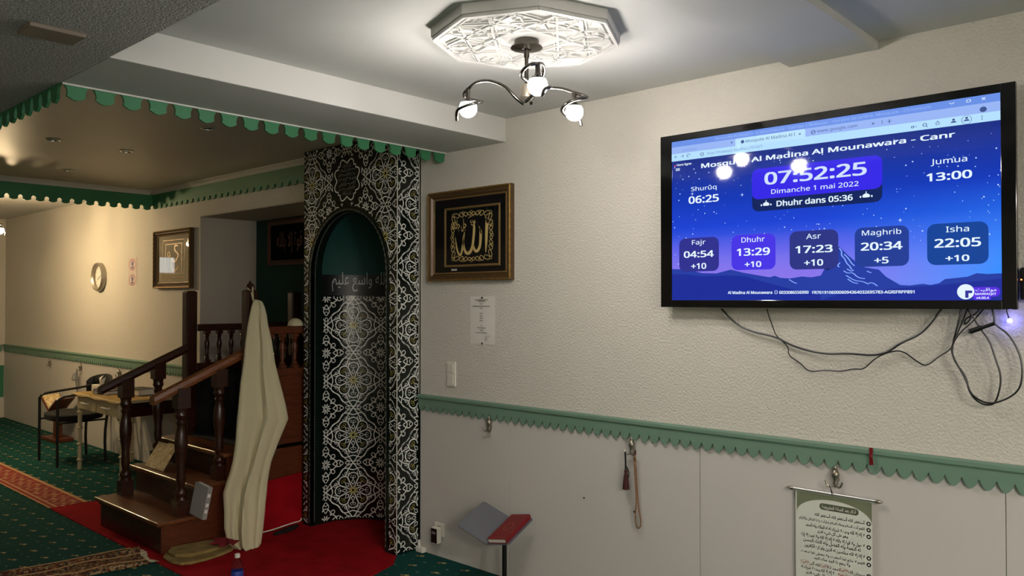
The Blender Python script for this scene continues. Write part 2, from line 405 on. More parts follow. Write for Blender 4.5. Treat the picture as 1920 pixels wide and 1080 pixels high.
# ceilings: roughcast at 2.515 in front, smooth beam, high bays
struct(MB().box(XL, XR, YF, -2.205, 2.515, 2.9).build('ceiling', 'rough_ceiling'))
struct(MB().box(-3.66, -3.15, -2.203, -.001, 2.515, 2.9).build('ceiling_beam', 'white', bevel=.003))
struct(MB().box(-3.149, XR, -2.204, -.001, 2.652, 2.9).build('ceiling_lamp_bay', 'white'))
struct(MB().box(-7.84, -3.661, -2.204, -.001, 2.66, 2.9).build('ceiling_pulpit_bay', 'satin'))
struct(MB().box(XL, -7.95, -2.204, -.001, 2.70, 2.9).build('ceiling_far_bay', 'white'))
struct(MB().box(-7.95, -7.84, -2.204, -.001, 2.615, 2.9).build('ceiling_far_beam', 'white'))
struct(MB().box(-1.455, -1.085, -2.2, -.002, 2.618, 2.652).build('trim_4', 'white'))
# cove around the pulpit bay
b = MB(); pr = [(0, 0), (0, -.045), (.012, -.045), (.02, -.03), (.035, -.012), (.045, -.008), (.045, 0)]
b.prism([(-.001-y, 2.66+z) for y, z in pr], 'x', -7.84, -4.96)
b.prism([(-7.84+y, 2.66+z) for y, z in pr], 'y', -2.2, -.04)
struct(b.build('trim_5', 'cornice', smooth=True))

def scallop(length, period, zt, notch_top, tip, style):
    """outline (s, z) of a fretted valance of given length"""
    n = max(1, round(length/period)); p = length/n; P = [(0, zt)]
    low = []
    for k in range(n):
        o = k*p
        if style == 'wave':      # small pointed teeth
            S = [(0, 0), (.05, .10), (.09, .30), (.15, .52), (.22, .66), (.30, .82), (.38, .93), (.5, 1), (.62, .93), (.70, .82), (.78, .66), (.85, .52), (.91, .30), (.95, .10)]
        else:                    # broad ogee tongues with rounded keyhole notches
            S = [(0, 0), (.06, .02), (.12, .12), (.165, .28), (.19, .48), (.18, .66), (.165, .76), (.22, .80), (.28, .86), (.35, .94), (.43, .96), (.5, 1), (.57, .96), (.65, .94), (.72, .86), (.78, .80), (.835, .76), (.82, .66), (.81, .48), (.835, .28), (.88, .12), (.94, .02)]
        low += [(o+a*p, notch_top+(tip-notch_top)*d) for a, d in S]
    low.append((length, notch_top)); low[0] = (0, notch_top)
    return P+low+[(length, zt)]
def dado(name, x0, x1):
    b = MB(); P = scallop(x1-x0, .0575, .99, .932, .893, 'wave')
    b.prism([(x0+s, z) for s, z in P], 'y', -.021, -.0085)
    b.prism([(-.0085, .972), (-.026, .972), (-.030, .978), (-.030, .992), (-.024, .998), (-.0005, .998), (-.0005, .9705)], 'x', x0, x1)
    return struct(b.build(name, 'dado'))
dado('trim_6', -3.897, 2.55); dado('trim_7', -12.45, -6.9)
b = MB(); P = scallop(2.9, .0575, .99, .932, .893, 'wave'); b.prism([(-2.93+s, z) for s, z in P], 'x', XL+.002, XL+.016)
struct(b.build('trim_8', 'dado'))
# green fretted valances hanging round the pulpit bay
def valance(name, pts, axis, a, t=.012):
    b = MB(); b.prism(pts, axis, a, a+t); return struct(b.build(name, 'valance'))
P = scallop(2.205, .1135, 2.516, 2.511, 2.447, 'tongue'); valance('trim_9', [(-2.2+s, z) for s, z in P], 'x', -3.673)
P = scallop(4.1, .1135, 2.52, 2.511, 2.440, 'tongue'); valance('trim_10', [(-7.79+s, z) for s, z in P], 'y', -2.203)
P = scallop(2.86, .105, 2.62, 2.515, 2.478, 'tongue'); valance('trim_11', [(-7.838+s, z) for s, z in P], 'y', -.016, .015)
P = scallop(2.178, .105, 2.628, 2.515, 2.468, 'tongue'); valance('trim_12', [(-2.195+s, z) for s, z in P], 'x', -7.839)
b = MB()
b.box(-3.6605, -3.655, -2.2, -.002, 2.508, 2.5149)
struct(b.build('trim_13', 'white'))
# window in the far end wall, seen in the glass of the left picture
b = MB(); b.box(XL+.001, XL+.05, -2.52, -2.08, 1.70, 2.34)
wf = struct(b.build('window_1', 'brownframe'))
b = MB(); b.box(XL+.05, XL+.054, -2.37, -2.14, 2.02, 2.26)
b.build('curtain', mat('daylit curtain', (240, 245, 245), .8, emit=((235, 250, 255), 2.2)), wf)
b = MB(); b.box(XL+.05, XL+.052, -2.46, -2.14, 1.76, 2.02)
b.build('pane', 'glass', wf)

# carpets on the floor
b = MB(); b.prism([(-6.74, -1.25), (-4.5, -1.25), (-3.80, -1.22), (-3.72, -.55), (-3.80, -.30), (-3.905, -.19), (-4.04, -.185), (-4.04, .02), (-4.15, .19), (-4.30, .27), (-4.445, .295), (-4.59, .27), (-4.74, .19), (-4.85, .02), (-4.85, -.185), (-4.97, -.185), (-4.97, -.002), (-6.70, -.002)], 'z', .001, .007)
tag(b.build('red_carpet', 'red'), 'plain red carpet spread under the pulpit and the tiled prayer niche', 'carpet')
t = thing('carpet_runner', 'brick red patterned strip with beige borders crossing the green carpet', 'runner', (-9.4, -1.1, 0))
MB().box(-12.4, -6.76, -1.235, -.985, .001, .005).build('runner_field', 'strip_red', t)
b = MB()
for y in (-1.25, -1.205, -1.0, -.985): b.box(-12.4, -6.76, y, y+.014 if y < -1.1 else y+.013, .005, .0062)
for i in range(34):          # woven lozenges and cross bars
    x = -12.32+i*.165
    b.box(x, x+.008, -1.19, -1.01, .005, .006)
    for q in range(5):
        cx, cy = x+.03+.028*q, -1.155+.11*((q*7+i*3) % 5)/4
        b.add([(cx-.018, cy, .0061), (cx, cy-.02, .0061), (cx+.02, cy+.004, .0061), (cx+.002, cy+.018, .0061)], [(0, 1, 2, 3)])
b.build('woven_border', 'strip_beige', t)

# ------------------------------------------------------------------ mihrab (tiled prayer niche)
mx0, mx1, my = -4.954, -3.915, -.18
cxm, ro = -4.445, .42; ox0, ox1 = cxm-ro, cxm+ro; spr = 1.78
mh = thing('mihrab', 'tiled black and white prayer niche with round arch', 'mihrab', (cxm, my, 0))
arch = [(cxm+ro*math.cos(PI*k/32), spr+ro*math.sin(PI*k/32)) for k in range(33)]
in_arch = lambda x, z, g=0: (abs(x-cxm) < ro+g and z < spr) or (x-cxm)**2+(z-spr)**2 < (ro+g)**2
def cell_art():
    """curves of one 1 x 1 cell: star at the corner (0,0), sunflower at the centre (.5,.5)"""
    A = []
    def cir(x, y, r, w, c=0, n=14): A.append(([(x+r*math.cos(2*PI*k/n), y+r*math.sin(2*PI*k/n)) for k in range(n)], w, c, True))
    def pol(cx, cy, f, w, c=0, n=96): A.append(([(cx+f(2*PI*k/n)*math.cos(2*PI*k/n), cy+f(2*PI*k/n)*math.sin(2*PI*k/n)) for k in range(n)], w, c, True))
    def P(r, a, cx=0, cy=0): return (cx+r*math.cos(math.radians(a)), cy+r*math.sin(math.radians(a)))
    cir(0, 0, .035, .022, 2)
    for k in range(8):
        a = 45*k
        A.append(([P(.05, a+22.5), P(.11, a+22.5), P(.19, a+22.5), P(.245, a+22.5)], [.012, .018, .022, .02], 0, False))
        A.append(([P(.045, a), P(.085, a)], .012, 2, False))
        A.append(([P(.105, a), P(.145, a+12), P(.2, a), P(.145, a-12)], .014, 0, True))
        for d in (-12, 12): A.append(([P(.215, a), P(.245, a+d), P(.275, a+d*.4)], .009, 2 if k % 2 else 0, False))
        A.append(([P(.20, a), P(.27, a)], .009, 2 if k % 2 else 0, False))
    pol(0, 0, lambda t: .245+.075*abs(math.cos(4*t))**.7, .019)
    pol(0, 0, lambda t: .40+.03*math.cos(8*t+PI), .018)
    pol(0, 0, lambda t: .43+.05*math.cos(4*t), .013)
    for k in range(8):
        a = 45*k+22.5
        A.append((smooth2([P(.30, a), P(.335, a+5), P(.365, a), P(.335, a-5)], 2, True), .010, 0, True))
        for d in (-9, 9): A.append((smooth2([P(.29, a+d*.5), P(.32, a+d), P(.35, a+d*1.2)]), .010, 0, False))
    # sunflower ground
    cir(.5, .5, .028, .014, 0, 10)
    for k in range(10): A.append(([P(.035, 36*k, .5, .5), P(.06, 36*k, .5, .5), P(.095, 36*k, .5, .5)], [.01, .026, .01], 0, False))
    pol(.5, .5, lambda t: .185+.028*math.cos(4*t), .017)
    for k in range(4):
        a = 90*k
        A.append((smooth2([P(.12, a+45, .5, .5), P(.16, a+38, .5, .5), P(.21, a+34, .5, .5), P(.235, a+44, .5, .5)]), .014, 0, False))
        A.append((smooth2([P(.12, a+45, .5, .5), P(.16, a+52, .5, .5), P(.21, a+56, .5, .5), P(.235, a+46, .5, .5)]), .014, 0, False))
        for d in (-1, 1):
            A.append((smooth2([P(.13, a, .5, .5), P(.20, a+d*14, .5, .5), P(.27, a+d*13, .5, .5), P(.30, a+d*5, .5, .5)]), [.01, .02]*9+[.03], 0, False))
        A.append((smooth2([P(.25, a, .5, .5), P(.29, a+9, .5, .5), P(.335, a, .5, .5), P(.29, a-9, .5, .5)], 2, True), .012, 0, True))
    # crossing bands at the edge midpoints
    for cx, cy, r in ((.5, 0, 0), (0, .5, 90)):
        for s in (-1, 1):
            q = [(-.24, s*.13), (-.14, s*.10), (0, 0), (.14, -s*.10), (.24, -s*.13)]
            q = smooth2(q, 2)
            if r: q = [(-y, x) for x, y in q]
            A.append(([(cx+x, cy+y) for x, y in q], .018, 0, False))
            p = [(-.035, s*.10), (0, s*.06), (.035, s*.10), (0, s*.15)]
            if r: p = [(-y, x) for x, y in p]
            A.append((smooth2([(cx+x, cy+y) for x, y in p], 2, True), .012, 0, True))
    # bring everything into 0..1
    return A
ART = cell_art()
def cut(P, k):   # subdivide long segments so bands follow curved walls and clip neatly
    Q = []
    for i in range(len(P)-1):
        m = max(1, int(math.hypot(P[i+1][0]-P[i][0], P[i+1][1]-P[i][1])/k))
        for j in range(m): Q.append((P[i][0]+(P[i+1][0]-P[i][0])*j/m, P[i][1]+(P[i+1][1]-P[i][1])*j/m))
    return Q+[P[-1]]
def tile_pattern(mb, p, q, s0, z0, lo, hi, zlo, zhi, fn, skip=None):
    i0, i1 = math.floor((lo-s0)/p)-1, math.ceil((hi-s0)/p)+1; j0, j1 = math.floor((zlo-z0)/q)-1, math.ceil((zhi-z0)/q)+1
    def ok(x, z): return lo <= x <= hi and zlo <= z <= zhi and not (skip and skip(x, z))
    for i in range(i0, i1):
        for j in range(j0, j1):
            if s0+(i+1.5)*p < lo or s0+(i-.5)*p > hi or z0+(j+1.5)*q < zlo or z0+(j-.5)*q > zhi: continue
            for P, wd, c, cl in ART:
                Q = [(s0+(i+x)*p, z0+(j+y)*q) for x, y in P]
                if cl: Q = Q+[Q[0]]
                W = wd
                if isinstance(wd, (list, tuple)): W = [v*p for v in (list(wd)*9)[:len(Q)]]
                else: Q = cut(Q, .02); W = wd*p
                mb.mi = c; ribbon(mb, Q, W, fn, False, ok)
# front
b = MB()
H = 2.655
b.mi = 1
b.prism([(mx0, .008), (mx0, H), (mx1, H), (mx1, .008), (ox1, .008)]+arch+[(ox0, .008)], 'y', my, my+.03)
def med(x, z, g=0):
    dx, dz = abs(x-cxm)+0.0, abs(z-2.407)
    return (dx < .10+g and dz < .10+g) or (dx < .075+g and dz < .135+g) or (dx < .135+g and dz < .075+g)
fn = lambda x, z: (x, my-.0008, z)
tile_pattern(b, .41, .40, cxm-.41, 2.407, mx0+.001, mx1-.001, .01, H-.002, fn, lambda x, z: in_arch(x, z, .03) or med(x, z, .02))
b.mi = 0   # medallion in place of the middle star
Q = []
half = smooth2([(.112, 0), (.132, .028), (.140, .05), (.128, .072), (.098, .076)], 1)
quad = half+[(.096, .096)]+[(z, x) for x, z in reversed(half)]
for k in range(4):
    c, s = round(math.cos(k*PI/2)), round(math.sin(k*PI/2)); Q += [(cxm+x*c-z*s, 2.407+x*s+z*c) for x, z in quad[:-1]]
ribbon(b, Q, .009, fn, True)
b.mi = 3
for r in range(7):
    z = 2.405+.10-.031*r; wv = .05 if r in (0, 6) else .095
    ribbon(b, smooth2([(cxm-wv+wv*2*i/12, z+rnd.uniform(-.012, .012)) for i in range(13)], 2), .005, fn)
    for i in range(7):
        x = cxm-wv+wv*2*rnd.random(); ribbon(b, [(x, z-.012), (x+.006, z+.014)], .005, fn)
b.build('front_panel', ['tile_white', 'tile_black', 'tile_gold', 'tile_grey'], mh)
# right side
b = MB(); b.mi = 1; b.box(mx1-.025, mx1-.002, my+.031, .3, .008, H)
tile_pattern(b, .41, .40, 0.02, 2.21, my+.002, -.001, .01, H-.002, lambda y, z: (mx1+.0002, y, z))
b.mi = 1; b.box(mx1-.002, mx1-.0006, my, 0, .008, H)
b.build('side_panel', ['tile_white', 'tile_black', 'tile_gold', 'tile_grey'], mh)
b = MB(); b.box(mx0, mx0+.025, my+.031, -.002, .008, H); b.box(mx0+.002, mx0+.025, -.002, .54, .008, 2.30)
b.build('side_panel', 'blackmat', mh)
MB().box(mx1-.002, mx1+.002, my-.003, my+.001, .008, H).build('corner_strip', 'plastic', mh)
MB().box(mx1+.0008, mx1+.004, -.004, -.0005, 1.0, H-.005).build('edge_strip', 'plastic', mh)
# arch reveal with beads
jd = -.09
prof = [(ox0, .008)]+list(reversed(arch))+[(ox1, .008)]
b = MB(); n = len(prof)
b.add([(x, my-.004, z) for x, z in prof]+[(x, jd, z) for x, z in prof], [(i, i+1, i+1+n, i+n) for i in range(n-1)])
pin = [(cxm+(x-cxm)*(1.03), z if z < spr else spr+(z-spr)*1.03) for x, z in prof]
b.add([(x, my-.004, z) for x, z in prof]+[(x, my-.004, z) for x, z in pin], [(i, i+1, i+1+n, i+n) for i in range(n-1)])
b.add([(x, my-.004, z) for x, z in pin]+[(x, my+.002, z) for x, z in pin], [(i, i+1, i+1+n, i+n) for i in range(n-1)])
tr = b.build('arch_trim', 'mihrabtrim', mh, smooth=True, flip=False)
L = cut(prof, .005)
for sc_, y_, r_, st_ in ((.988, my+.03, .0055, 4), (1.012, my-.004, .005, 8)):
    pts = [(cxm+(x-cxm)*sc_, y_, z if z < spr else spr+(z-spr)*sc_) for x, z in L if z > .03]
    MB().tube(pts, [r_*(1, .8, .25, .8)[(i*4//st_) % 4] if st_ == 4 else r_*(1, 1, .8, .2, .2, .2, .2, .8)[i % 8] for i in range(len(pts))], 6).build('beading', 'bead', tr, smooth=True)

# curved inside of the niche
RB = .40
def ncurve(s):      # s along the curve from the middle, in radians of the half ellipse
    a = PI/2-s; return (cxm+ro*math.cos(a), jd+RB*math.sin(a))
NS = 400; tab = [0]; last = ncurve(-PI/2)
for k in range(1, NS+1):
    c = ncurve(-PI/2+PI*k/NS); tab.append(tab[-1]+math.hypot(c[0]-last[0], c[1]-last[1])); last = c
LT = tab[-1]
def nmap(s, z, off=.0):
    d = max(0, min(LT, s+LT/2)); lo = 0; hi = NS
    while hi-lo > 1:
        mid = (lo+hi)//2
        if tab[mid] <= d: lo = mid
        else: hi = mid
    f = (d-tab[lo])/max(tab[lo+1]-tab[lo], 1e-9); x, y = ncurve(-PI/2+PI*(lo+f)/NS)
    cx, cy = cxm, jd; dx, dy = cx-x, cy-y+.001; L_ = math.hypot(dx, dy); return (x+dx/L_*off, y+dy/L_*off, z)
b = MB(); b.mi = 1
K = 48; S = [-LT/2+LT*k/K for k in range(K+1)]
def band(mb, z0, z1, off=0): mb.add([nmap(s, z0, off) for s in S]+[nmap(s, z1, off) for s in S], [(i, i+1, i+K+2, i+K+1) for i in range(K)])
band(b, .008, 1.63)
tile_pattern(b, .405, .40, 0, 1.416, -LT/2+.004, LT/2-.004, .012, 1.628, lambda s, z: nmap(s, z, .0012))
b.build('niche_tiling', ['tile_white', 'tile_black', 'tile_gold', 'tile_grey'], mh)
b = MB(); band(b, 1.63, 1.83)
bd = b.build('inscription_band', mat('black band', (6, 10, 11), .4), mh, smooth=True)
b = MB(); lettering(b, arabic('إن الله واسع عليم'), -.565, 1.66, -.06, 1.80, lambda x, z: nmap(x, z, .002), .004, 3)
b.build('inscription', mat('silver lettering', (170, 172, 168), .4), bd)
b = MB(); band(b, 1.83, spr+.06)
vs = []; R_ = 14
for r in range(R_+1):
    ps = PI/2*r/R_
    for k in range(K+1):
        x, y = ncurve(-PI/2+PI*k/K); vs.append((cxm+(x-cxm)*math.cos(ps), jd+(y-jd)*math.cos(ps), spr+ro*math.sin(ps)))
b.add(vs, [(r*(K+1)+k, r*(K+1)+k+1, (r+1)*(K+1)+k+1, (r+1)*(K+1)+k) for r in range(R_) for k in range(K)])
b.build('niche_vault', 'teal', mh, smooth=True)

# ------------------------------------------------------------------ television
TV = thing('television', 'large black wall television showing blue prayer times screen', 'television', (-1.325, -.05, 1.975))
tx0, tx1, tz0, tz1 = -2.062, -.592, 1.565, 2.382
b = MB(); b.box(tx0+.02, tx1-.02, -.062, -.040, tz0+.02, tz1-.02); b.box(-1.75, -.9, -.041, -.030, 1.68, 2.2)
b.build('casing', 'black', TV, bevel=.004)
sx0, sx1, sz0, sz1 = -2.002, -.640, 1.598, 2.350
b = MB()
b.box(tx0, sx0, -.082, -.058, tz0, tz1); b.box(sx1, tx1, -.082, -.058, tz0, tz1); b.box(sx0, sx1, -.082, -.058, tz0, sz0); b.box(sx0, sx1, -.082, -.058, sz1, tz1)
b.build('bezel', mat('glossy black bezel', (8, 8, 9), .08, spec=.6), TV, bevel=.0015)
b = MB(); b.box(-1.6, -1.05, -.0300, -.0008, 1.8, 2.1); b.build('wall_bracket', 'black', TV)
b = MB(); b.box(tx0+.25, tx1-.35, -.078, -.066, tz0-.005, tz0); b.build('bottom_strip', 'chrome', TV)
scr = MB().box(sx0, sx1, -.0775, -.0765, sz0, sz1).build('screen', 'sky_screen', TV)
def S(k): return lambda u, v: (sx0+u*(sx1-sx0), -.0777-.00022*k, sz0+v*(sz1-sz0))
def poly(mb, P, k):
    f = S(k); mb.add([f(u, v) for u, v in P], [tuple(range(len(P)))])
def screen_part(name, P, k, col, s=.68):
    b = MB(); poly(b, P, k); return b.build(name, screen_mat(name, col, s), scr)
# stars
b = MB(); f = S(1)
for i in range(210):
    u, v = rnd.random(), .22+.62*rnd.random()**.8; r = rnd.choice((.0011, .0014, .0018, .0024))
    b.add([f(u-r, v), f(u, v-r*1.8), f(u+r, v), f(u, v+r*1.8)], [(0, 1, 2, 3)])
for u, v in ((.263, .625), (.748, .415), (.08, .66), (.42, .845)):
    b.add([f(u-.007, v), f(u, v-.002), f(u+.007, v), f(u, v+.002)], [(0, 1, 2, 3)]); b.add([f(u-.0015, v), f(u, v-.012), f(u+.0015, v), f(u, v+.012)], [(0, 1, 2, 3)])
b.build('stars', screen_mat('star light', (200, 225, 255)), scr)
ridge = [(0.0, 0.197), (0.0624, 0.1905), (0.1168, 0.1661), (0.1699, 0.1625), (0.2218, 0.1831), (0.2637, 0.1636), (0.3088, 0.1479), (0.3568, 0.1324), (0.3727, 0.1407), (0.3921, 0.1278), (0.4229, 0.1234), (0.4608, 0.1334), (0.4905, 0.1278), (0.5197, 0.1366), (0.5308, 0.172), (0.5452, 0.181), (0.5598, 0.2449), (0.5752, 0.2934), (0.6017, 0.2421), (0.6222, 0.2089), (0.6491, 0.1758), (0.6889, 0.1614), (0.7083, 0.1234), (0.7466, 0.0791), (0.7718, 0.0755), (0.8059, 0.0838), (0.8271, 0.0773), (0.8482, 0.0858), (0.8631, 0.1061), (0.9184, 0.1159), (0.9411, 0.1324), (0.9662, 0.1274), (1.0, 0.13)]
b = MB(); f = S(2)
for i in range(len(ridge)-1): b.add([f(ridge[i][0], .0), f(ridge[i+1][0], .0), f(*ridge[i+1]), f(*ridge[i])], [(0, 1, 2, 3)])
b.build('mountain_ridge', screen_mat('ridge blue', (36, 60, 160)), scr)
fore = [(0, .165), (.06, .160), (.12, .145), (.2, .15), (.27, .142), (.33, .11), (.40, .075), (.47, .045), (.52, .03)]
b = MB(); f = S(3)
for i in range(len(fore)-1): b.add([f(fore[i][0], 0), f(fore[i+1][0], 0), f(*fore[i+1]), f(*fore[i])], [(0, 1, 2, 3)])
fo2 = [(.52, .0), (.6, .05), (.66, .045), (.72, .06), (.8, .07), (.9, .085), (1, .105)]
for i in range(len(fo2)-1): b.add([f(fo2[i][0], 0), f(fo2[i+1][0], 0), f(*fo2[i+1]), f(*fo2[i])], [(0, 1, 2, 3)])
b.build('foothills', screen_mat('foothill blue', (26, 44, 150)), scr)
b = MB(); f = S(3)   # dark face and snow streaks of the peak
b.add([f(*p) for p in ((.5752, .2934), (.568, .21), (.545, .165), (.53, .17), (.5452, .181), (.5598, .2449))], [tuple(range(6))])
b.build('shaded_face', screen_mat('peak shade', (22, 28, 84)), scr)
b = MB(); f = S(4)
for P in ([(.576, .285), (.584, .262), (.581, .245), (.592, .225), (.597, .20), (.606, .185), (.612, .165)], [(.590, .25), (.603, .225), (.611, .20), (.62, .185)], [(.578, .205), (.570, .19), (.575, .18)], [(.598, .17), (.61, .155), (.618, .163)], [(.588, .16), (.60, .145), (.615, .15), (.63, .12), (.65, .115)], [(.595, .135), (.62, .105), (.645, .10), (.66, .085)], [(.60, .115), (.615, .095), (.63, .09)], [(.66, .09), (.67, .095), (.685, .075)], [(.42, .118), (.435, .10), (.445, .095)], [(.655, .155), (.668, .145)]):
    ribbon(b, smooth2(P, 2), .004, f)
b.build('snow_streaks', screen_mat('snow light', (130, 165, 250)), scr)
# browser bars
screen_part('title_bar', [(0, .9645), (1, .9590), (1, 1), (0, 1)], 2, (104, 142, 226))
screen_part('tab_bar', [(0, .922), (1, .911), (1, .960), (0, .9655)], 3, (150, 178, 240))
screen_part('address_bar', [(0, .876), (1, .868), (1, .9125), (0, .9225)], 4, (178, 220, 250))
screen_part('active_tab', [(.240, .915), (.474, .912), (.474, .958), (.47, .962), (.244, .962), (.240, .958)], 5, (184, 224, 250))
# panels
def panel(name, x0, z0, x1, z1, col, k=6, r=.022): return screen_part(name, rrect(x0, z0, x1, z1, r*1.79, 5, r), k, col)
panel('countdown_panel', .298, .5187, .700, .64, (18, 36, 92), 5)
panel('clock_panel', .2975, .5891, .7003, .7678, (54, 40, 226))
for nm, x0, z0, x1, z1, c in (('fajr_panel', .0288, .1775, .1794, .3853, (46, 48, 140)), ('dhuhr_panel', .225, .1787, .3763, .3859, (70, 52, 226)), ('asr_panel', .4224, .1728, .573, .3888, (44, 52, 130)),
                             ('maghrib_panel', .6214, .1779, .7712, .3876, (34, 60, 148)), ('isha_panel', .8186, .1774, .9696, .3851, (18, 66, 150))): panel(nm, x0, z0, x1, z1, c)
panel('logo_pill', .9000, .0172, .9957, .0648, (86, 44, 220), 6, .012); panel('version_pill', .9318, .0023, .9746, .0215, (86, 50, 226), 7, .005)
b = MB(); f = S(8); b.add([f(.9141+.021*math.cos(2*PI*k/28), .0418+.0375*math.sin(2*PI*k/28)) for k in range(28)], [tuple(range(28))]); b.build('logo_disc', screen_mat('logo disc', (225, 240, 255)), scr)
b = MB(); f = S(9)
b.add([f(.913, .012), f(.921, .012), f(.921, .035), f(.930, .035), f(.930, .048), f(.913, .048)], [tuple(range(6))]); b.build('logo_mark', screen_mat('logo mark', (50, 50, 150)), scr)
TXT = [('Mosquée Al Madina Al Mounawara - Canr', 0.1149, 0.8037, 0.8915, 0.8417, 1), ('07:52:25', 0.3406, 0.6679, 0.6571, 0.7409, 1), ('Dimanche 1 mai 2022', 0.3633, 0.613, 0.6338, 0.6408, 0),
 ('Dhuhr dans 05:36', 0.3808, 0.5381, 0.6165, 0.5726, 1), ('Shurûq', 0.0761, 0.6679, 0.1719, 0.7036, 0), ('06:25', 0.0663, 0.5984, 0.1803, 0.6442, 1), ('Jumua', 0.8297, 0.6783, 0.9205, 0.7138, 0), ('13:00', 0.8185, 0.6013, 0.9321, 0.6428, 1),
 ('Fajr', 0.0787, 0.334, 0.1304, 0.3722, 0), ('04:54', 0.047, 0.2634, 0.1611, 0.3046, 1), ('+10', 0.0755, 0.1921, 0.1327, 0.2285, 1), ('Dhuhr', 0.2608, 0.3411, 0.3406, 0.3726, 0), ('13:29', 0.2439, 0.2618, 0.358, 0.3064, 1), ('+10', 0.2716, 0.1939, 0.3288, 0.2282, 1),
 ('Asr', 0.4755, 0.3415, 0.5211, 0.371, 0), ('17:23', 0.4413, 0.2636, 0.5566, 0.3057, 1), ('+10', 0.4686, 0.1915, 0.5275, 0.2275, 1), ('Maghrib', 0.6423, 0.3358, 0.7513, 0.3734, 0), ('20:34', 0.6388, 0.2637, 0.7542, 0.3072, 1), ('+5', 0.6765, 0.1934, 0.7164, 0.2273, 1),
 ('Isha', 0.8666, 0.3394, 0.9237, 0.3699, 0), ('22:05', 0.8372, 0.2635, 0.9521, 0.3085, 1), ('+10', 0.865, 0.1935, 0.9239, 0.2252, 1), ('Al Madina Al Mounawara', 0.2117, 0.0364, 0.3652, 0.0547, 1), ('0033086556990', 0.388, 0.0359, 0.4821, 0.0531, 1),
 ('FR76191060006094364032695783-AGRIFRPP891', 0.4936, 0.035, 0.7851, 0.0514, 1), ('Hors ligne', 0.0208, 0.8394, 0.0776, 0.8574, 1), ('MAWAQIT', 0.937, 0.0236, 0.9871, 0.0363, 1), ('v4.00.4', 0.9395, 0.0062, 0.9697, 0.0177, 1), (arabic('مواقيت'), 0.938, 0.0395, 0.9871, 0.0605, 0)]
NAMES = ['mosque_heading', 'clock_time', 'date', 'countdown', 'shuruq', 'shuruq_time', 'jumua', 'jumua_time', 'fajr', 'fajr_time', 'fajr_delay', 'dhuhr', 'dhuhr_time', 'dhuhr_delay', 'asr', 'asr_time', 'asr_delay', 'maghrib', 'maghrib_time', 'maghrib_delay', 'isha', 'isha_time', 'isha_delay', 'footer_name', 'footer_phone', 'footer_account', 'offline_note', 'logo_name', 'version', 'logo_arabic']
WT = screen_mat('screen white', (226, 242, 255)); WD = screen_mat('screen pale', (206, 222, 250))
for nm, (t_, a0, c0, a1, c1, bo) in zip(NAMES, TXT):
    b = MB(); lettering(b, t_, a0, c0, a1, c1, S(10), .022 if bo else .004, 2); b.build('text_'+nm, WD if nm == 'clock_time' else WT, scr, flip=False)
for nm, t_, a0, c0, a1, c1, col in (('window_title', 'Mosquée Al Madina Al Mounawara - Cannes | Mawaqit - Horaire de prière, Mosquée - Chromium', .1694, .9683, .8312, .9896, (150, 180, 244)), ('untitled_tab', 'Untitled', .0418, .9299, .0966, .9485, (120, 150, 215)),
        ('mosque_tab', 'Mosquée Al Madina Al I', .2768, .925, .4416, .9495, (60, 78, 130)), ('other_tab', 'www.google.com', .5106, .926, .6309, .9480, (64, 84, 150)), ('address', 'http://mawaqit.localhost/fr/id/1', .1376, .884, .333, .9074, (110, 138, 190))):
    b = MB(); lettering(b, t_, a0, c0, a1, c1, S(10), 0, 2); b.build('text_'+nm, screen_mat('ink '+nm, col), scr, flip=False)
b = MB(); f = S(10)   # browser icons
def icon_ring(u, v, r, w_=.0022, n_=16, a0=0, a1=1): ribbon(b, [(u+r*math.cos(2*PI*(a0+(a1-a0)*k/n_)), v+1.79*r*math.sin(2*PI*(a0+(a1-a0)*k/n_))) for k in range(n_+1)], w_, f)
for u in (.018, .042):
    s_ = 1 if u < .03 else -1
    ribbon(b, [(u+.006*s_, .903), (u-.006*s_, .903)], .002, f); ribbon(b, [(u-.001*s_, .912), (u-.006*s_, .903), (u-.001*s_, .894)], .002, f)
icon_ring(.066, .902, .0055, a1=.8); icon_ring(.1185, .898, .006); ribbon(b, [(.1185, .894), (.1185, .902)], .002, f)
icon_ring(.499, .937, .006); ribbon(b, [(.495, .93), (.503, .945)], .002, f)
for u, v in ((.2275, .944), (.457, .937), (.676, .937)):
    ribbon(b, [(u-.003, v-.005), (u+.003, v+.005)], .0022, f); ribbon(b, [(u-.003, v+.005), (u+.003, v-.005)], .0022, f)
ribbon(b, [(.701, .928), (.701, .948)], .0015, f); ribbon(b, [(.715, .937), (.727, .937)], .0022, f); ribbon(b, [(.721, .927), (.721, .947)], .0022, f)
icon_ring(.783, .890, .003); ribbon(b, [(.786, .890), (.795, .890)], .0022, f)
icon_ring(.815, .893, .0045); ribbon(b, [(.818, .887), (.823, .880)], .0022, f)
P = [(.848+(.0065 if k % 2 == 0 else .003)*math.sin(PI*k/5), .892+1.79*(.0065 if k % 2 == 0 else .003)*math.cos(PI*k/5)) for k in range(11)]; ribbon(b, P, .0018, f)
for u in (.888, .920):
    b.add([f(u+.0035*math.cos(k*PI/6), .899+.006*math.sin(k*PI/6)) for k in range(12)], [tuple(range(12))]); b.add([f(u-.008, .884), f(u+.008, .884), f(u+.004, .892), f(u-.004, .892)], [(0, 1, 2, 3)])
icon_ring(.920, .890, .012, .0012)
for v in (.882, .890, .898): b.add([f(.957+.0014*math.cos(k*PI/4), v+.0025*math.sin(k*PI/4)) for k in range(8)], [tuple(range(8))])
b.add([f(.960+.0085*math.cos(k*PI/8), .930+.0135*math.sin(k*PI/8)) for k in range(16)], [tuple(range(16))])
b.add([f(.266+.006*math.cos(k*PI/8), .9395+.0105*math.sin(k*PI/8)) for k in range(16)], [tuple(range(16))])
b.build('browser_icons', screen_mat('icon ink', (62, 84, 140)), scr, flip=False)
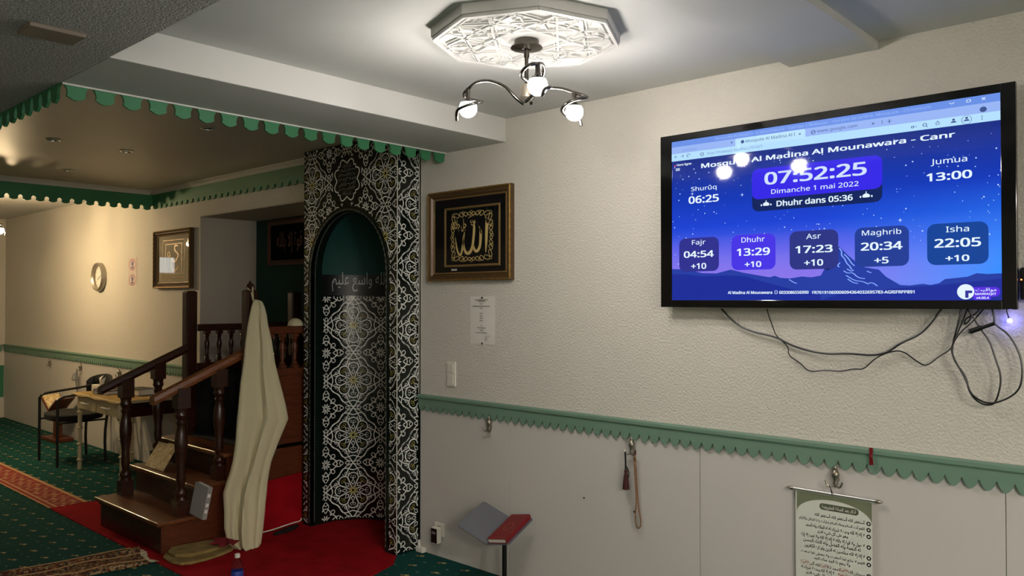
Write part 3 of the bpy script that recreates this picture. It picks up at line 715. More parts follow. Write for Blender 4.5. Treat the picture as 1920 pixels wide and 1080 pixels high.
b = MB(); f = S(10)
ribbon(b, [(.878, .986), (.884, .978), (.890, .986)], .0022, f); ribbon(b, rrect(.9205, .976, .9295, .988, .001, 1), .0018, f, True)
ribbon(b, [(.957, .976), (.965, .988)], .0022, f); ribbon(b, [(.957, .988), (.965, .976)], .0022, f)
for v in (.816, .822, .828): ribbon(b, [(.0165, v), (.0325, v)], .003, f)
ribbon(b, rrect(.374, .0362, .3815, .0555, .003, 2), .0016, f, True)
for u in (.346, .655):   # small dome symbols by the countdown
    b.add([f(u+.011*math.cos(PI*k/10), .553+.016*math.sin(PI*k/10)) for k in range(11)]+[f(u-.008, .548), f(u+.008, .548)], [tuple(range(13))])
    ribbon(b, [(u, .568), (u, .580)], .0022, f)
    for d in (-.016, .016): b.add([f(u+d+.0024*math.cos(k*PI/4), .553+.006*math.sin(k*PI/4)) for k in range(8)], [tuple(range(8))])
b.build('screen_symbols', WT, scr, flip=False)
b = MB(); f = S(10); b.add([f(.0135+.003*math.cos(k*PI/4), .847+.005*math.sin(k*PI/4)) for k in range(8)], [tuple(range(8))]); b.build('offline_dot', screen_mat('offline red', (220, 70, 110)), scr)

# cables under the television
CY = -.035
def cable(name, label, P, r, jit=.006, smooth=3):
    pts = [(x, CY+rnd.uniform(-jit, jit), z) for x, z in P]
    o = MB().tube(pts, r, 8, smooth).build(name, 'black', smooth=True); return tag(o, label, 'cable', 'cables hanging under the television')
cable('power_cable', 'thick black cable sagging in one long shallow curve under the television', [(-1.784, 1.575), (-1.713, 1.50), (-1.635, 1.459), (-1.511, 1.439), (-1.451, 1.408), (-1.38, 1.385), (-1.29, 1.372), (-1.2, 1.380), (-1.097, 1.374), (-1.04, 1.395), (-.996, 1.43), (-.928, 1.463), (-.885, 1.51), (-.845, 1.575)], .0042)
CY = -.028
cable('thin_cable', 'thin black wavy cable drooping lowest below the long sagging cable', [(-1.554, 1.575), (-1.548, 1.54), (-1.525, 1.47), (-1.509, 1.441), (-1.456, 1.397), (-1.459, 1.358), (-1.407, 1.33), (-1.368, 1.292), (-1.3, 1.305), (-1.234, 1.302), (-1.18, 1.318), (-1.144, 1.314), (-1.096, 1.364), (-1.045, 1.392), (-.991, 1.401), (-.937, 1.355), (-.905, 1.342), (-.861, 1.384), (-.819, 1.412), (-.803, 1.463), (-.78, 1.52), (-.76, 1.575)], .0026)
CY = -.042
cable('looped_cable', 'black cable hanging in the narrower inner loop at the television right end', [(-.78, 1.575), (-.793, 1.497), (-.814, 1.431), (-.81, 1.374), (-.765, 1.311), (-.758, 1.259), (-.726, 1.217), (-.684, 1.211), (-.666, 1.234), (-.65, 1.315), (-.672, 1.389), (-.686, 1.444), (-.714, 1.487), (-.765, 1.575)], .0032)
CY = -.050
cable('looped_cable', 'black cable hanging in the wide outer loop at the television right end', [(-.699, 1.575), (-.738, 1.523), (-.786, 1.477), (-.815, 1.423), (-.808, 1.386), (-.762, 1.295), (-.748, 1.247), (-.698, 1.217), (-.649, 1.23), (-.595, 1.271), (-.583, 1.331), (-.59, 1.401), (-.627, 1.478), (-.671, 1.51), (-.669, 1.532), (-.68, 1.575)], .0032)
CY = -.030
cable('short_cable', 'short black cable crossing above the cable connector', [(-.77, 1.575), (-.745, 1.535), (-.775, 1.50), (-.772, 1.53), (-.735, 1.545), (-.72, 1.575)], .0028)
t = thing('cable_connector', 'chunky black plug connector tangled among the looped cables', 'connector', (-.711, -.045, 1.497))
MB().tube([(-.752, -.045, 1.481), (-.712, -.045, 1.497)], .0095, 12).build('plug_body', 'black', t, smooth=True)
MB().tube([(-.713, -.045, 1.4965), (-.672, -.045, 1.513)], .0075, 6).build('socket_body', 'black', t, smooth=True)
MB().tube([(-.758, -.045, 1.479), (-.751, -.045, 1.482)], .0065, 12).build('plug_collar', 'chrome', t)
t = thing('led_strip_light', 'small blue glowing light behind the lower right television corner', 'light', (-.626, -.02, 1.53))
MB().sphere((-.626, -.030, 1.524), .008, 10, 6).build('diode', 'ledglow', t)
MB().tube([(-.626, -.026, 1.524), (-.640, -.015, 1.56), (-.638, -.015, 1.60)], .002, 6, 2).build('lead', 'black', t)
t = thing('adapter_box', 'small black adapter box with orange light beside the television right edge', 'adapter', (-.572, -.03, 1.66))
MB().box(-.589, -.545, -.05, -.001, 1.60, 1.715).build('housing', 'black', t, bevel=.004)
MB().sphere((-.585, -.051, 1.672), .003, 8, 5).build('indicator', 'ledorange', t)

# ------------------------------------------------------------------ ceiling rose and chandeliers
RC = (-2.055, -1.065)
t = thing('ceiling_rose', 'white octagonal plaster ceiling rose with carved star relief', 'ceiling ornament', (RC[0], RC[1], 2.651))
oct_ = lambda r, k0=0: [(RC[0]+r*math.cos(math.radians(45*k+3+k0)), RC[1]+r*math.sin(math.radians(45*k+3+k0))) for k in range(8)]
b = MB(); R0 = .372; zt, zb = 2.6515, 2.613
b.prism(oct_(R0), 'z', zb, zt)
b.build('rose_plate', 'white', t, bevel=.002)
b = MB()
def rib(P, w_, h_, closed=False):
    n_ = len(P)
    for i in range(n_ if closed else n_-1):
        p, q = Vector((*P[i], 0)), Vector((*P[(i+1) % n_], 0)); d = (q-p); L_ = d.length
        if L_ < 1e-6: continue
        d /= L_; s_ = Vector((-d.y, d.x, 0)); b.obox((*(p-s_*w_/2).xy, zb-h_*1.8), d*L_, s_*w_, (0, 0, h_*1.8))
rib(oct_(R0-.012), .012, .007, True); rib(oct_(R0-.034), .007, .005, True)
A_ = oct_(R0-.034); Bm = oct_(.20, 22.5); 
for k in range(8):
    p, q = Vector(A_[k]), Vector(A_[(k+1) % 8]); 
    for s_, g in ((.30, 3), (.70, -3)):
        e = p.lerp(q, s_); e2 = Vector(A_[(k+(3 if g > 0 else -2)) % 8]).lerp(Vector(A_[(k+(4 if g > 0 else -1)) % 8]), s_)
        rib([tuple(e), tuple(e2)], .009, .006); 
        off = (e2-e).normalized(); off = Vector((-off.y, off.x))*.014
        rib([tuple(e+off), tuple(e2+off)], .005, .004)
    c = Vector(RC)+Vector((math.cos(math.radians(45*k+25.5)), math.sin(math.radians(45*k+25.5))))*.255
    dr = (c-Vector(RC)).normalized(); dt = Vector((-dr.y, dr.x))
    hexa = [c+dr*.075, c+dr*.03+dt*.055, c-dr*.04+dt*.05, c-dr*.095, c-dr*.04-dt*.05, c+dr*.03-dt*.055]
    rib([tuple(v) for v in hexa], .006, .006, True)
    fl = [c+dr*(.03*math.cos(PI*j/4)+(.008 if j % 2 else 0))+dt*.026*math.sin(PI*j/4)*(1 if j % 2 else .8) for j in range(8)]
    b.prism([tuple(v) for v in fl], 'z', zb-.008, zb)
    for j in range(14):      # carved foliage
        a = rnd.uniform(-1, 1); rr = rnd.uniform(.12, .33); ang = math.radians(45*k+3+22.5*(1+a)); p = (RC[0]+rr*math.cos(ang), RC[1]+rr*math.sin(ang))
        b.sphere((p[0], p[1], zb), rnd.uniform(.007, .013), 6, 4, (1, .6, .8))
b.build('carved_relief', 'white', t, smooth=False)

CH = thing('chandelier', 'three armed nickel chandelier with lit round bulbs under the plaster rose', 'ceiling lamp', (RC[0], RC[1], 2.61), (0, 0, 0), 'chandeliers with round bulbs')
Lp = lambda p: (p[0], p[1], p[2])
b = MB(); b.lathe([(.048, .002), (.050, -.022), (.062, -.024), (.063, -.028), (.02, -.034), (.018, -.03)], n=28)
b.build('canopy', 'steel', CH, smooth=True, local=True)
b = MB(); b.lathe([(.011, -.030), (.011, -.062), (.0075, -.068), (.0075, -.20)], n=14); b.build('stem', 'steel', CH, smooth=True, local=True)
b = MB(); b.lathe([(.010, -.168), (.023, -.172), (.026, -.19), (.026, -.222), (.016, -.230), (.006, -.238), (.003, -.246)], n=20); b.build('hub', 'pewter', CH, smooth=True, local=True)
GZ = -.242
for k in range(3):
    ang = math.radians((42.4-82)+120*k); c_, s_ = math.cos(ang), math.sin(ang)
    T_ = lambda r, t, z: (r*c_-t*s_, r*s_+t*c_, z)
    path = [(.016, -.008, -.243), (.04, .018, -.222), (.075, .04, -.178), (.14, .045, -.150), (.205, .026, -.146), (.250, 0, -.162), (.283, -.022, -.172), (.287, -.045, -.184), (.250, -.060, -.196), (.212, -.050, -.205), (.196, -.018, -.216), (.205, .030, -.230), (.240, .050, -.243), (.278, .042, -.252), (.296, .015, -.262), (.297, .008, -.29)]
    ar = MB().tube([T_(*p) for p in path], .0068, 10, 2).build('arm', 'steel', CH, smooth=True, local=True)
    b = MB(); b.lathe([(.009, -.160), (.009, -.194), (.012, GZ+.0372), (.021, GZ+.0315), (.0285, GZ+.0245), (.0300, GZ+.0225)], (0, 0, 0), 18); b.v = [(v[0]+.252*c_, v[1]+.252*s_, v[2]) for v in b.v]  # cap widened over the bulb to hold light off the ceiling
    b.build('bulb_holder', 'steel', ar, smooth=True, local=True)
    b = MB().sphere((.252*c_, .252*s_, GZ), .036, 24, 16); b.build('bulb', 'bulb', ar, smooth=True, local=True)
far = dup(CH, (-9.15, -1.20, 2.6975), 'three armed chandelier with warm lit bulb at the far left edge', math.radians(92.6))
wb = None
for ch in far.children:
    if ch.name.startswith('stem'): ch.scale.z = 1.95
    elif not ch.name.startswith('canopy'): ch.location.z = -.175
    for g in ch.children:
        if g.name.startswith('bulb') and 'holder' not in g.name:
            if wb is None: wb = g.data.copy(); 
            md = g.data.copy(); md.materials.clear(); md.materials.append(M['warmbulb']); g.data = md

# opal fill lamps, added out of view to brighten the TV wall
OL = thing('fill_lamp', 'added round opal fill lamp out of view nearest the right wall', 'ceiling lamp', (2.0, -2.9, 2.515), (0, 0, 0), 'added opal fill lamps out of view')
MB().lathe([(.27, -.0005), (.27, -.012), (.255, -.014)], n=32).build('lamp_base', 'white', OL, smooth=True, local=True)
MB().lathe([(.25, -.014), (.24, -.019), (.15, -.023), (.01, -.025)], n=32).build('opal_shade', 'opal', OL, smooth=True, local=True)
dup(OL, (2.2, -4.4, 2.515), 'added round opal fill lamp out of view at the back of the front hall')
# ceiling plate and recessed spots
t = thing('ceiling_plate', 'flat wood coloured blanking plate on the dark roughcast ceiling', 'cover plate', (-2.99, -2.45, 2.5148))
MB().box(-3.055, -2.925, -2.54, -2.365, 2.499, 2.5145).build('plate', mat('tan plastic', (128, 116, 106), .5), t, bevel=.003)
b = MB()
for x, y in ((-3.035, -2.45), (-2.945, -2.45)): b.lathe([(.004, 2.4985), (.004, 2.4992)], (x, y, 0), 8)
b.build('screws', 'steel', t)
for i, (x, y, lb) in enumerate(((-5.86, -1.055, 'unlit recessed ceiling spot in the middle of the brown ceiling bay'), (-7.09, -1.03, 'unlit recessed ceiling spot nearest the dark far valance'), (-4.706, -1.03, 'unlit recessed ceiling spot just behind the hanging green valance tongues'), (-5.80, -1.55, 'unlit recessed ceiling spot farthest left in the brown ceiling bay'))):
    if i == 0:
        s0 = thing('recessed_spot', lb, 'ceiling spot', (x, y, 2.66), (0, 0, 0), 'recessed spots in the brown ceiling bay')
        MB().lathe([(.043, -.0005), (.043, -.006), (.034, -.007), (.033, -.0015)], n=24).build('rim', 'chrome', s0, smooth=True, local=True)
        MB().lathe([(.033, -.002), (.012, -.0008)], n=20).build('lens', 'blackmat', s0, local=True)
    else: dup(s0, (x, y, 2.66), lb)

# ------------------------------------------------------------------ framed pictures
def rect_frame(mb, x0, x1, z0, z1, prof):
    """mitred moulding; prof = [(inset, y)]"""
    n_ = len(prof); vs = []
    for d, y in prof: vs += [(x0+d, y, z0+d), (x1-d, y, z0+d), (x1-d, y, z1-d), (x0+d, y, z1-d)]
    mb.add(vs, [(i*4+k, i*4+(k+1) % 4, (i+1)*4+(k+1) % 4, (i+1)*4+k) for i in range(n_-1) for k in range(4)])
def bead_row(mb, a, c, r, n_): 
    P = []; R_ = []
    a, c = Vector(a), Vector(c)
    for i in range(n_*3+1): P.append(a.lerp(c, i/(n_*3))); R_.append((.55*r, r, r)[i % 3])
    mb.tube(P, R_, 6)
def picture(name, label, x0, x1, z0, z1, yb, th, wd):
    t = thing(name, label, 'picture', ((x0+x1)/2, yb, (z0+z1)/2))
    b = MB(); rect_frame(b, x0, x1, z0, z1, [(0, yb), (0, yb-th*.85), (wd*.18, yb-th), (wd*.38, yb-th*.8), (wd*.55, yb-th*.85), (wd*.8, yb-th*.45), (wd, yb-th*.4), (wd, yb)])
    fr = b.build('frame', 'brownframe', t)
    b = MB(); e = wd*.1
    for a, c in (((x0+e, z0+e), (x1-e, z0+e)), ((x1-e, z0+e), (x1-e, z1-e)), ((x1-e, z1-e), (x0+e, z1-e)), ((x0+e, z1-e), (x0+e, z0+e))):
        bead_row(b, (a[0], yb-th*.96, a[1]), (c[0], yb-th*.96, c[1]), .006, int(abs(c[0]-a[0])+abs(c[1]-a[1]))*25+12)
    b.build('beaded_edge', 'gold', fr, smooth=True)
    b = MB(); rect_frame(b, x0+wd*.8, x1-wd*.8, z0+wd*.8, z1-wd*.8, [(0, yb-th*.45), (.003, yb-th*.62), (.009, yb-th*.55), (.010, yb-th*.3)]); b.build('inner_slip', 'goldrail', fr)
    return t
# right-hand picture: gold calligraphy on black velvet
x0, x1, z0, z1 = -3.795, -3.085, 1.716, 2.269
t = picture('framed_calligraphy', 'gilt framed gold calligraphy on black hung right of the tiled niche', x0, x1, z0, z1, -.002, .036, .052)
MB().box(x0+.045, x1-.045, -.016, -.004, z0+.045, z1-.045).build('velvet_ground', 'velvet', t)
ix0, ix1, iz0, iz1 = -3.655, -3.180, 1.800, 2.165
b = MB(); rect_frame(b, ix0, ix1, iz0, iz1, [(0, -.016), (0, -.021), (.006, -.024), (.013, -.021), (.014, -.016)]); b.build('inner_frame', 'goldrail', t)
gy = -.0185
def G(u, v): return (ix0+u*(ix1-ix0), gy, iz0+v*(iz1-iz0))
# garland
b = MB(); PT = []
for k in range(160):
    a = 2*PI*k/160; sq = max(abs(math.cos(a)), abs(math.sin(a)))**.82; PT.append((.5+.345*math.cos(a)/sq, .5+.375*math.sin(a)/sq))
for ph in (0, PI):
    Q = []
    for k, (u, v) in enumerate(PT):
        d = .032*math.sin(2*PI*k/160*16+ph)*(.4+.6*abs(math.sin(2*PI*k/80))); du, dv = u-.5, v-.5; L_ = math.hypot(du, dv); Q.append((u+du/L_*d*1.3, v+dv/L_*d*1.6))
    ribbon(b, Q, .011, G, True)
for k in range(0, 160, 10):
    u, v = PT[k]; du, dv = u-.5, v-.5; L_ = math.hypot(du, dv)
    Q = [(u+du/L_*(.02+.022*math.cos(j*PI/5))+.02*math.sin(j*PI/5)*dv/L_, v+dv/L_*(.02+.03*math.cos(j*PI/5))-.024*math.sin(j*PI/5)*du/L_) for j in range(10)]
    ribbon(b, Q, .007, G, True)
b.build('garland', 'goldleaf', t)
def stroke(mb, P, W, f, k=3):
    n0 = len(P); W = list(W); Q = [(p[0], p[1], w_) for p, w_ in zip(P, W)]
    for _ in range(k):
        N = [Q[0]]
        for i in range(len(Q)-1): N += [tuple(Q[i][j]*.75+Q[i+1][j]*.25 for j in range(3)), tuple(Q[i][j]*.25+Q[i+1][j]*.75 for j in range(3))]
        Q = N+[Q[-1]]
    ribbon(mb, [(q[0], q[1]) for q in Q], [q[2] for q in Q], f)
def big_word(mb, f):      # alif, lam, lam, ha
    stroke(mb, [(.755, .80), (.775, .72), (.765, .55), (.762, .40), (.752, .22)], [.004, .058, .048, .045, .012], f)
    mb.add([f(*p) for p in ((.735, .82), (.79, .74), (.80, .68), (.765, .70))], [(0, 1, 2, 3)])
    stroke(mb, [(.645, .64), (.665, .52), (.660, .40), (.645, .30), (.60, .24), (.555, .26), (.535, .34)], [.008, .048, .042, .045, .05, .042, .026], f)
    stroke(mb, [(.545, .74), (.550, .62), (.535, .44), (.515, .30), (.46, .215), (.40, .225), (.365, .30), (.345, .46), (.375, .58)], [.012, .046, .04, .045, .055, .048, .036, .028, .01], f)
    mb.add([f(*p) for p in ((.625, .67), (.685, .57), (.69, .50), (.655, .54))], [(0, 1, 2, 3)])
    stroke(mb, [(.375, .55), (.35, .40), (.325, .25), (.30, .18), (.25, .24), (.222, .36), (.205, .50)], [.012, .03, .034, .034, .03, .026, .006], f)
    stroke(mb, [(.44, .80), (.50, .835), (.60, .86)], [.006, .018, .006], f, 1)
    for q in (0, .035, .07): stroke(mb, [(.485+q, .76), (.492+q, .715), (.507+q, .72)], [.012, .012, .012], f, 1)
    stroke(mb, [(.495, .70), (.52, .67), (.55, .70)], [.012, .014, .01], f, 1)
b = MB(); big_word(b, G); cl = b.build('large_calligraphy', 'goldleaf', t)
b = MB(); G2 = lambda u, v: (ix0+u*(ix1-ix0), gy-.0012, iz0+v*(iz1-iz0)); lettering(b, arabic('جل جلاله'), .155, .585, .41, .80, G2, .014, 3); b.build('small_calligraphy', 'goldleaf', t, flip=False)
b = MB(); b.box(-3.595, -3.545, -.0172, -.0162, 1.778, 1.789); b.build('maker_tag', 'paper', t)
b = MB(); b.add([(x0+.044, -.0245, z0+.044), (x1-.044, -.0245, z0+.044), (x1-.044, -.0245, z1-.044), (x0+.044, -.0245, z1-.044)], [(0, 1, 2, 3)]); b.build('glass_pane', 'glass', t, flip=False)
# left-hand picture
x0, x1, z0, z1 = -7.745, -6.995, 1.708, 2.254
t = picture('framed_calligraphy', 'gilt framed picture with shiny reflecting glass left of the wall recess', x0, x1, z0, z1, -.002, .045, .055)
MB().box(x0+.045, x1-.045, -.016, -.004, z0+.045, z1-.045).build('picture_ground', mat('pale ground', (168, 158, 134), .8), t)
ix0, ix1, iz0, iz1 = -7.60, -7.14, 1.80, 2.165; gy = -.0178
b = MB(); rect_frame(b, ix0, ix1, iz0, iz1, [(0, -.016), (.004, -.018), (.010, -.018), (.012, -.016)]); ribbon(b, [(.14+.72*u, .12+.76*v) for u, v in ((0, 0), (1, 0), (1, 1), (0, 1))], .03, G, True); b.build('inner_frame', 'goldrail', t)
b = MB(); stroke(b, [(.70, .80), (.60, .86), (.52, .76), (.62, .66), (.74, .60), (.62, .46), (.50, .40), (.42, .56), (.40, .30), (.50, .18), (.66, .22), (.72, .34)], [.02, .05, .05, .04, .04, .05, .05, .04, .05, .06, .05, .01], G)
stroke(b, [(.22, .62), (.30, .70), (.36, .60), (.28, .54), (.24, .62)], [.03]*5, G); b.build('large_calligraphy', 'goldrail', t)
b = MB(); b.add([(x0+.044, -.0285, z0+.044), (x1-.044, -.0285, z0+.044), (x1-.044, -.0285, z1-.044), (x0+.044, -.0285, z1-.044)], [(0, 1, 2, 3)]); b.build('glass_pane', 'glass', t, flip=False)
# picture at the back of the recess
x0, x1, z0, z1 = -6.645, -5.45, 1.912, 2.325
t = thing('framed_inscription', 'wide brown framed dark inscription hanging at the back of the recess', 'picture', (-6.05, .548, 2.12))
b = MB(); rect_frame(b, x0, x1, z0, z1, [(0, .548), (0, .525), (.02, .518), (.045, .53), (.05, .548)]); b.build('frame', mat('mid brown frame', (88, 54, 32), .4), t)
MB().box(x0+.045, x1-.045, .536, .546, z0+.045, z1-.045).build('dark_ground', 'velvet', t)
b = MB(); lettering(b, arabic('ما شاء الله لا قوة إلا بالله'), -6.50, 2.02, -5.58, 2.21, lambda x, z: (x, .5352, z), .012, 3); b.build('lettering', mat('dull red gold', (120, 80, 56), .5, .3), t)

M['glintmetal'] = mat('metal for nosing glint', (236, 230, 216), .2, 1)
# ------------------------------------------------------------------ minbar (pulpit) rising into the recess
bx0, bx1 = -5.965, -5.005
mn = thing('minbar', 'dark wooden pulpit with stairs handrails and turned balusters', 'pulpit', (-5.485, -.9, 0))
st = [(-1.17, .010), (-1.17, .185), (-.93, .185), (-.93, .375), (-.735, .375), (-.735, .555), (.47, .555), (.47, .010)]
b = MB(); b.prism(st, 'x', bx0, bx1-.012); b.build('stair_body', 'wood', mn)
b = MB(); b.prism(st, 'x', bx1-.0115, bx1); b.prism([(-1.165, .011), (-1.165, .05), (.46, .05), (.46, .011)], 'x', bx1+.0002, bx1+.006); b.build('side_cladding', 'wood_side', mn)
for y0, y1, z in ((-1.205, -.9305, .1855), (-.965, -.7355, .3755), (-.77, -.56, .5555)):
    b = MB(); b.box(bx0-.025, bx1+.022, y0, y1, z, z+.026); tr = b.build('tread', 'wood_tread', mn, bevel=.006)
    MB().tube([(bx0-.02, y0+.004, z+.0215), (bx1-.10, y0+.004, z+.0215)], .006, 14).build('nosing_glint', 'glintmetal', tr, smooth=True)  # bright rounded strip added to carry the lamp glint along the tread edge
    MB().box(bx0+.01, bx1-.01, y0+.014, y0+.034, z-.018, z-.0005).build('nosing_moulding', 'wood', tr, bevel=.003)
def turned(x, y, z0, z1, r, sq=.42, name='baluster', par=mn, m_='wood', cap=.16):
    """square foot, turned shaft with beads, square head"""
    h = z1-z0; b = MB(); f0 = h*sq*.3; f1 = h*cap
    b.box(x-r, x+r, y-r, y+r, z0, z0+f0); b.box(x-r, x+r, y-r, y+r, z1-f1, z1)
    s = h-f0-f1; zz = z0+f0
    prof = [(.95, 0), (.75, .03), (.95, .06), (.9, .09), (.5, .13), (.6, .16), (.72, .22), (.62, .30), (.66, .34), (.62, .36), (.92, .52), (1.0, .62), (.84, .72), (.6, .80), (.8, .84), (.6, .87), (.95, .92), (.8, .96), (.95, 1)]
    b.lathe([(r*a, zz+s*c) for a, c in prof], (x, y, 0), 16)
    return b.build(name, m_, par, smooth=True)
rail_z = lambda y: .972+(y+1.2)*.432
for x in (-5.90, -5.06):
    turned(x, -1.03 if x < -5.5 else -1.02, .2118, rail_z(-1.03)-.012, .042, name='newel_post')
    turned(x, -.80 if x < -5.5 else -.76, .4017, rail_z(-.79)-.014, .040)
for x, m_ in ((-5.90, 'wood'), (-5.06, 'rail')):
    b = MB(); y0, y1 = -1.21, -.592
    prof = [(-.035, -.03), (-.040, -.005), (-.030, .022), (0, .032), (.030, .022), (.040, -.005), (.035, -.03)]
    b.add([(x+p, y0, rail_z(y0)+q) for p, q in prof]+[(x+p, y1, rail_z(y1)+q) for p, q in prof], [tuple(range(7)), tuple(range(13, 6, -1))]+[(i, i+7, (i+1) % 7+7, (i+1) % 7) for i in range(7)])
    b.build('handrail', m_, mn, bevel=.002)
for x, y in ((-5.93, -.55), (-5.045, -.55), (-5.93, .36), (-5.045, .36)):
    b = MB(); c = .043
    b.prism([(x-c, y-c+.012), (x-c+.012, y-c), (x+c-.012, y-c), (x+c, y-c+.012), (x+c, y+c-.012), (x+c-.012, y+c), (x-c+.012, y+c), (x-c, y+c-.012)], 'z', .556, 1.655)
    b.add([(x-c, y-c, 1.655), (x+c, y-c, 1.655), (x+c, y+c, 1.655), (x-c, y+c, 1.655), (x-c*.6, y-c*.6, 1.668), (x+c*.6, y-c*.6, 1.668), (x+c*.6, y+c*.6, 1.668), (x-c*.6, y+c*.6, 1.668)], [(0, 1, 5, 4), (1, 2, 6, 5), (2, 3, 7, 6), (3, 0, 4, 7), (4, 5, 6, 7)])
    po = b.build('tall_post', 'wood', mn)
    if x > -5.5 and y < 0: MB().lathe([(.02, 1.668), (.032, 1.685), (.026, 1.705), (.010, 1.715), (.004, 1.73)], (x, y, 0), 14).build('finial', 'wood', po, smooth=True)
for x, m_ in ((-5.93, 'wood'), (-5.02, 'wood_side')):
    MB().box(x-.028, x+.028, -.506, .315, 1.360, 1.412).build('top_rail', m_, mn, bevel=.005)
    MB().box(x-.026, x+.026, -.506, .315, 1.062, 1.115).build('lower_rail', m_, mn, bevel=.004)
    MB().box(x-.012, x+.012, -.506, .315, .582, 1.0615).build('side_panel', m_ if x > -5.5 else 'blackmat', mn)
    for i in range(8): turned(x, -.412+.100*i, 1.1155, 1.3595, .021, .3, 'spindle', mn, m_, .1)
b = MB(); b.box(-5.965, -5.0, .403, .42, .582, 1.30); b.build('back_panel', 'wood', mn)
b = MB(); b.box(-5.885, -5.09, -.58, .40, .5825, .592); b.build('platform_mat', 'blackmat', mn)
b = MB()
for z in (1.045, .93, .86, .62): b.box(-5.0075, -5.000, -.50, .30, z, z+.016)
b.build('side_moulding', 'wood_side', mn, bevel=.002)
for a, c in (((-4.992, -.354, .574), (-4.992, -.327, .604)), ((-4.992, -.398, .511), (-4.992, -.356, .546))):
    MB().tube([(-5.004, a[1], a[2]), a, c, (-5.004, c[1], c[2])], .0035, 8).build('slanted_bar', 'chrome', mn)  # two thin slanted chrome bars on the side panel
# red carpet turned up against the pulpit side
b = MB(); b.add([(-4.985, -.60, .008), (-4.965, -.60, .008), (-4.966, -.60, .34), (-4.99, -.60, .335), (-4.985, -.182, .008), (-4.965, -.182, .008), (-4.968, -.182, .372), (-4.99, -.182, .367)], [(0, 1, 2, 3), (4, 7, 6, 5), (0, 4, 5, 1), (1, 5, 6, 2), (2, 6, 7, 3), (3, 7, 4, 0)])
tag(b.build('carpet_offcut', 'red', bevel=.004), 'red carpet piece standing upright against the pulpit side by the niche', 'carpet')
o = MB().tube([(-4.955, -.60, .012), (-4.952, -.48, .013), (-4.952, -.40, .016), (-4.955, -.28, .028), (-4.953, -.20, .030), (-4.962, -.188, .045)], .0045, 8, 2).build('white_cable', 'plastic', smooth=True)
tag(o, 'thin white cable along the foot of the upright red carpet piece', 'cable')
b = MB(); b.prism(smooth2([(-4.86, -.49), (-4.90, -.40), (-4.94, -.27), (-4.93, -.22), (-4.88, -.28), (-4.84, -.36), (-4.83, -.46)], 2, True), 'z', .0075, .020)
tag(b.build('black_cloth', 'blackmat', bevel=.003), 'crumpled black cloth lying on red carpet at the niche left foot', 'cloth')

# beige robe over the right tall post
rows = [(-4.964, -0.562, 1.596, -4.947, -0.532, 1.596), (-4.968, -0.572, 1.586, -4.937, -0.518, 1.585), (-4.956, -0.59, 1.553, -4.914, -0.515, 1.553), (-4.954, -0.603, 1.499, -4.899, -0.507, 1.499), (-4.951, -0.62, 1.428, -4.884, -0.504, 1.426), (-4.942, -0.64, 1.321, -4.857, -0.491, 1.318), (-4.929, -0.662, 1.18, -4.827, -0.485, 1.175), (-4.918, -0.69, 1.041, -4.79, -0.466, 1.033), (-4.903, -0.71, 0.903, -4.753, -0.447, 0.891), (-4.895, -0.725, 0.817, -4.733, -0.44, 0.802), (-4.877, -0.745, 0.665, -4.743, -0.509, 0.65), (-4.868, -0.768, 0.548, -4.747, -0.557, 0.533), (-4.866, -0.788, 0.482, -4.744, -0.575, 0.466), (-4.867, -0.812, 0.417, -4.739, -0.589, 0.399), (-4.866, -0.834, 0.352, -4.732, -0.6, 0.332), (-4.854, -0.837, 0.286, -4.726, -0.612, 0.266), (-4.845, -0.838, 0.237, -4.72, -0.619, 0.216), (-4.83, -0.845, 0.139, -4.71, -0.636, 0.118), (-4.806, -0.835, 0.046, -4.702, -0.655, 0.027), (-4.776, -0.8, 0.011, -4.701, -0.67, 0.01)]
def robe_rows():
    R_ = []
    for i in range(len(rows)-1):
        for k in range(4):
            f = k/4; R_.append([a*(1-f)+c*f for a, c in zip(rows[i], rows[i+1])])
    return R_+[list(rows[-1])]
RR = robe_rows(); N_ = 64
nv = Vector((.911, -.52, 0)).normalized()      # towards the room
vs = []
for i, r in enumerate(RR):
    A, B_ = Vector(r[:3]), Vector(r[3:]); t_ = i/(len(RR)-1)
    amp = .002+.016*min(1, t_*1.5); dp = (.012+.045*min(1, t_*1.6))*min(1, .25+t_*12)
    c1 = .62-.30*t_; c2 = .70+.05*t_
    for k in range(N_):
        a = 2*PI*k/N_; s = .5-.5*math.cos(a); dep = math.sin(a)
        if dep >= 0:
            w1 = .05; g = -2.0*math.exp(-((s-c1)/w1)**2)+.9*math.exp(-((s-c1-.10)/.07)**2)-.8*math.exp(-((s-c2-.08)/.035)**2)*min(1, t_*2)+.5*math.cos(2*PI*(1.3*s+.4*t_))+.35*math.cos(2*PI*(3.2*s-.8*t_)+1.3)*t_-.6*math.exp(-((s-.14)/.05)**2)*min(1, max(0, t_-.15)*3)
            off = dp*dep**.7+amp*g*dep**.5
        else: off = .012*dep
        vs.append(A.lerp(B_, s)+nv*off)
n_ = len(RR); fs = [(i*N_+k, i*N_+(k+1) % N_, (i+1)*N_+(k+1) % N_, (i+1)*N_+k) for i in range(n_-1) for k in range(N_)]
top = len(vs); vs.append(Vector((-4.972, -.566, RR[0][2]+.008))); fs += [(k, (k+1) % N_, top) for k in range(N_)]
rb = thing('draped_robe', 'long pale beige robe draped over the right front pulpit post', 'robe', (-4.88, -.6, 0))
b = MB(); b.add(vs, fs); b.build('robe_body', 'cloth', rb, smooth=True)
MB().tube([(-4.972, -.566, 1.592), (-4.995, -.556, 1.625), (-5.010, -.552, 1.688), (-5.045, -.52, 1.690), (-5.078, -.552, 1.688), (-5.04, -.582, 1.688), (-5.006, -.56, 1.65), (-4.968, -.57, 1.594)], .005, 8, 1).build('hanging_loop', 'cloth', rb, smooth=True)
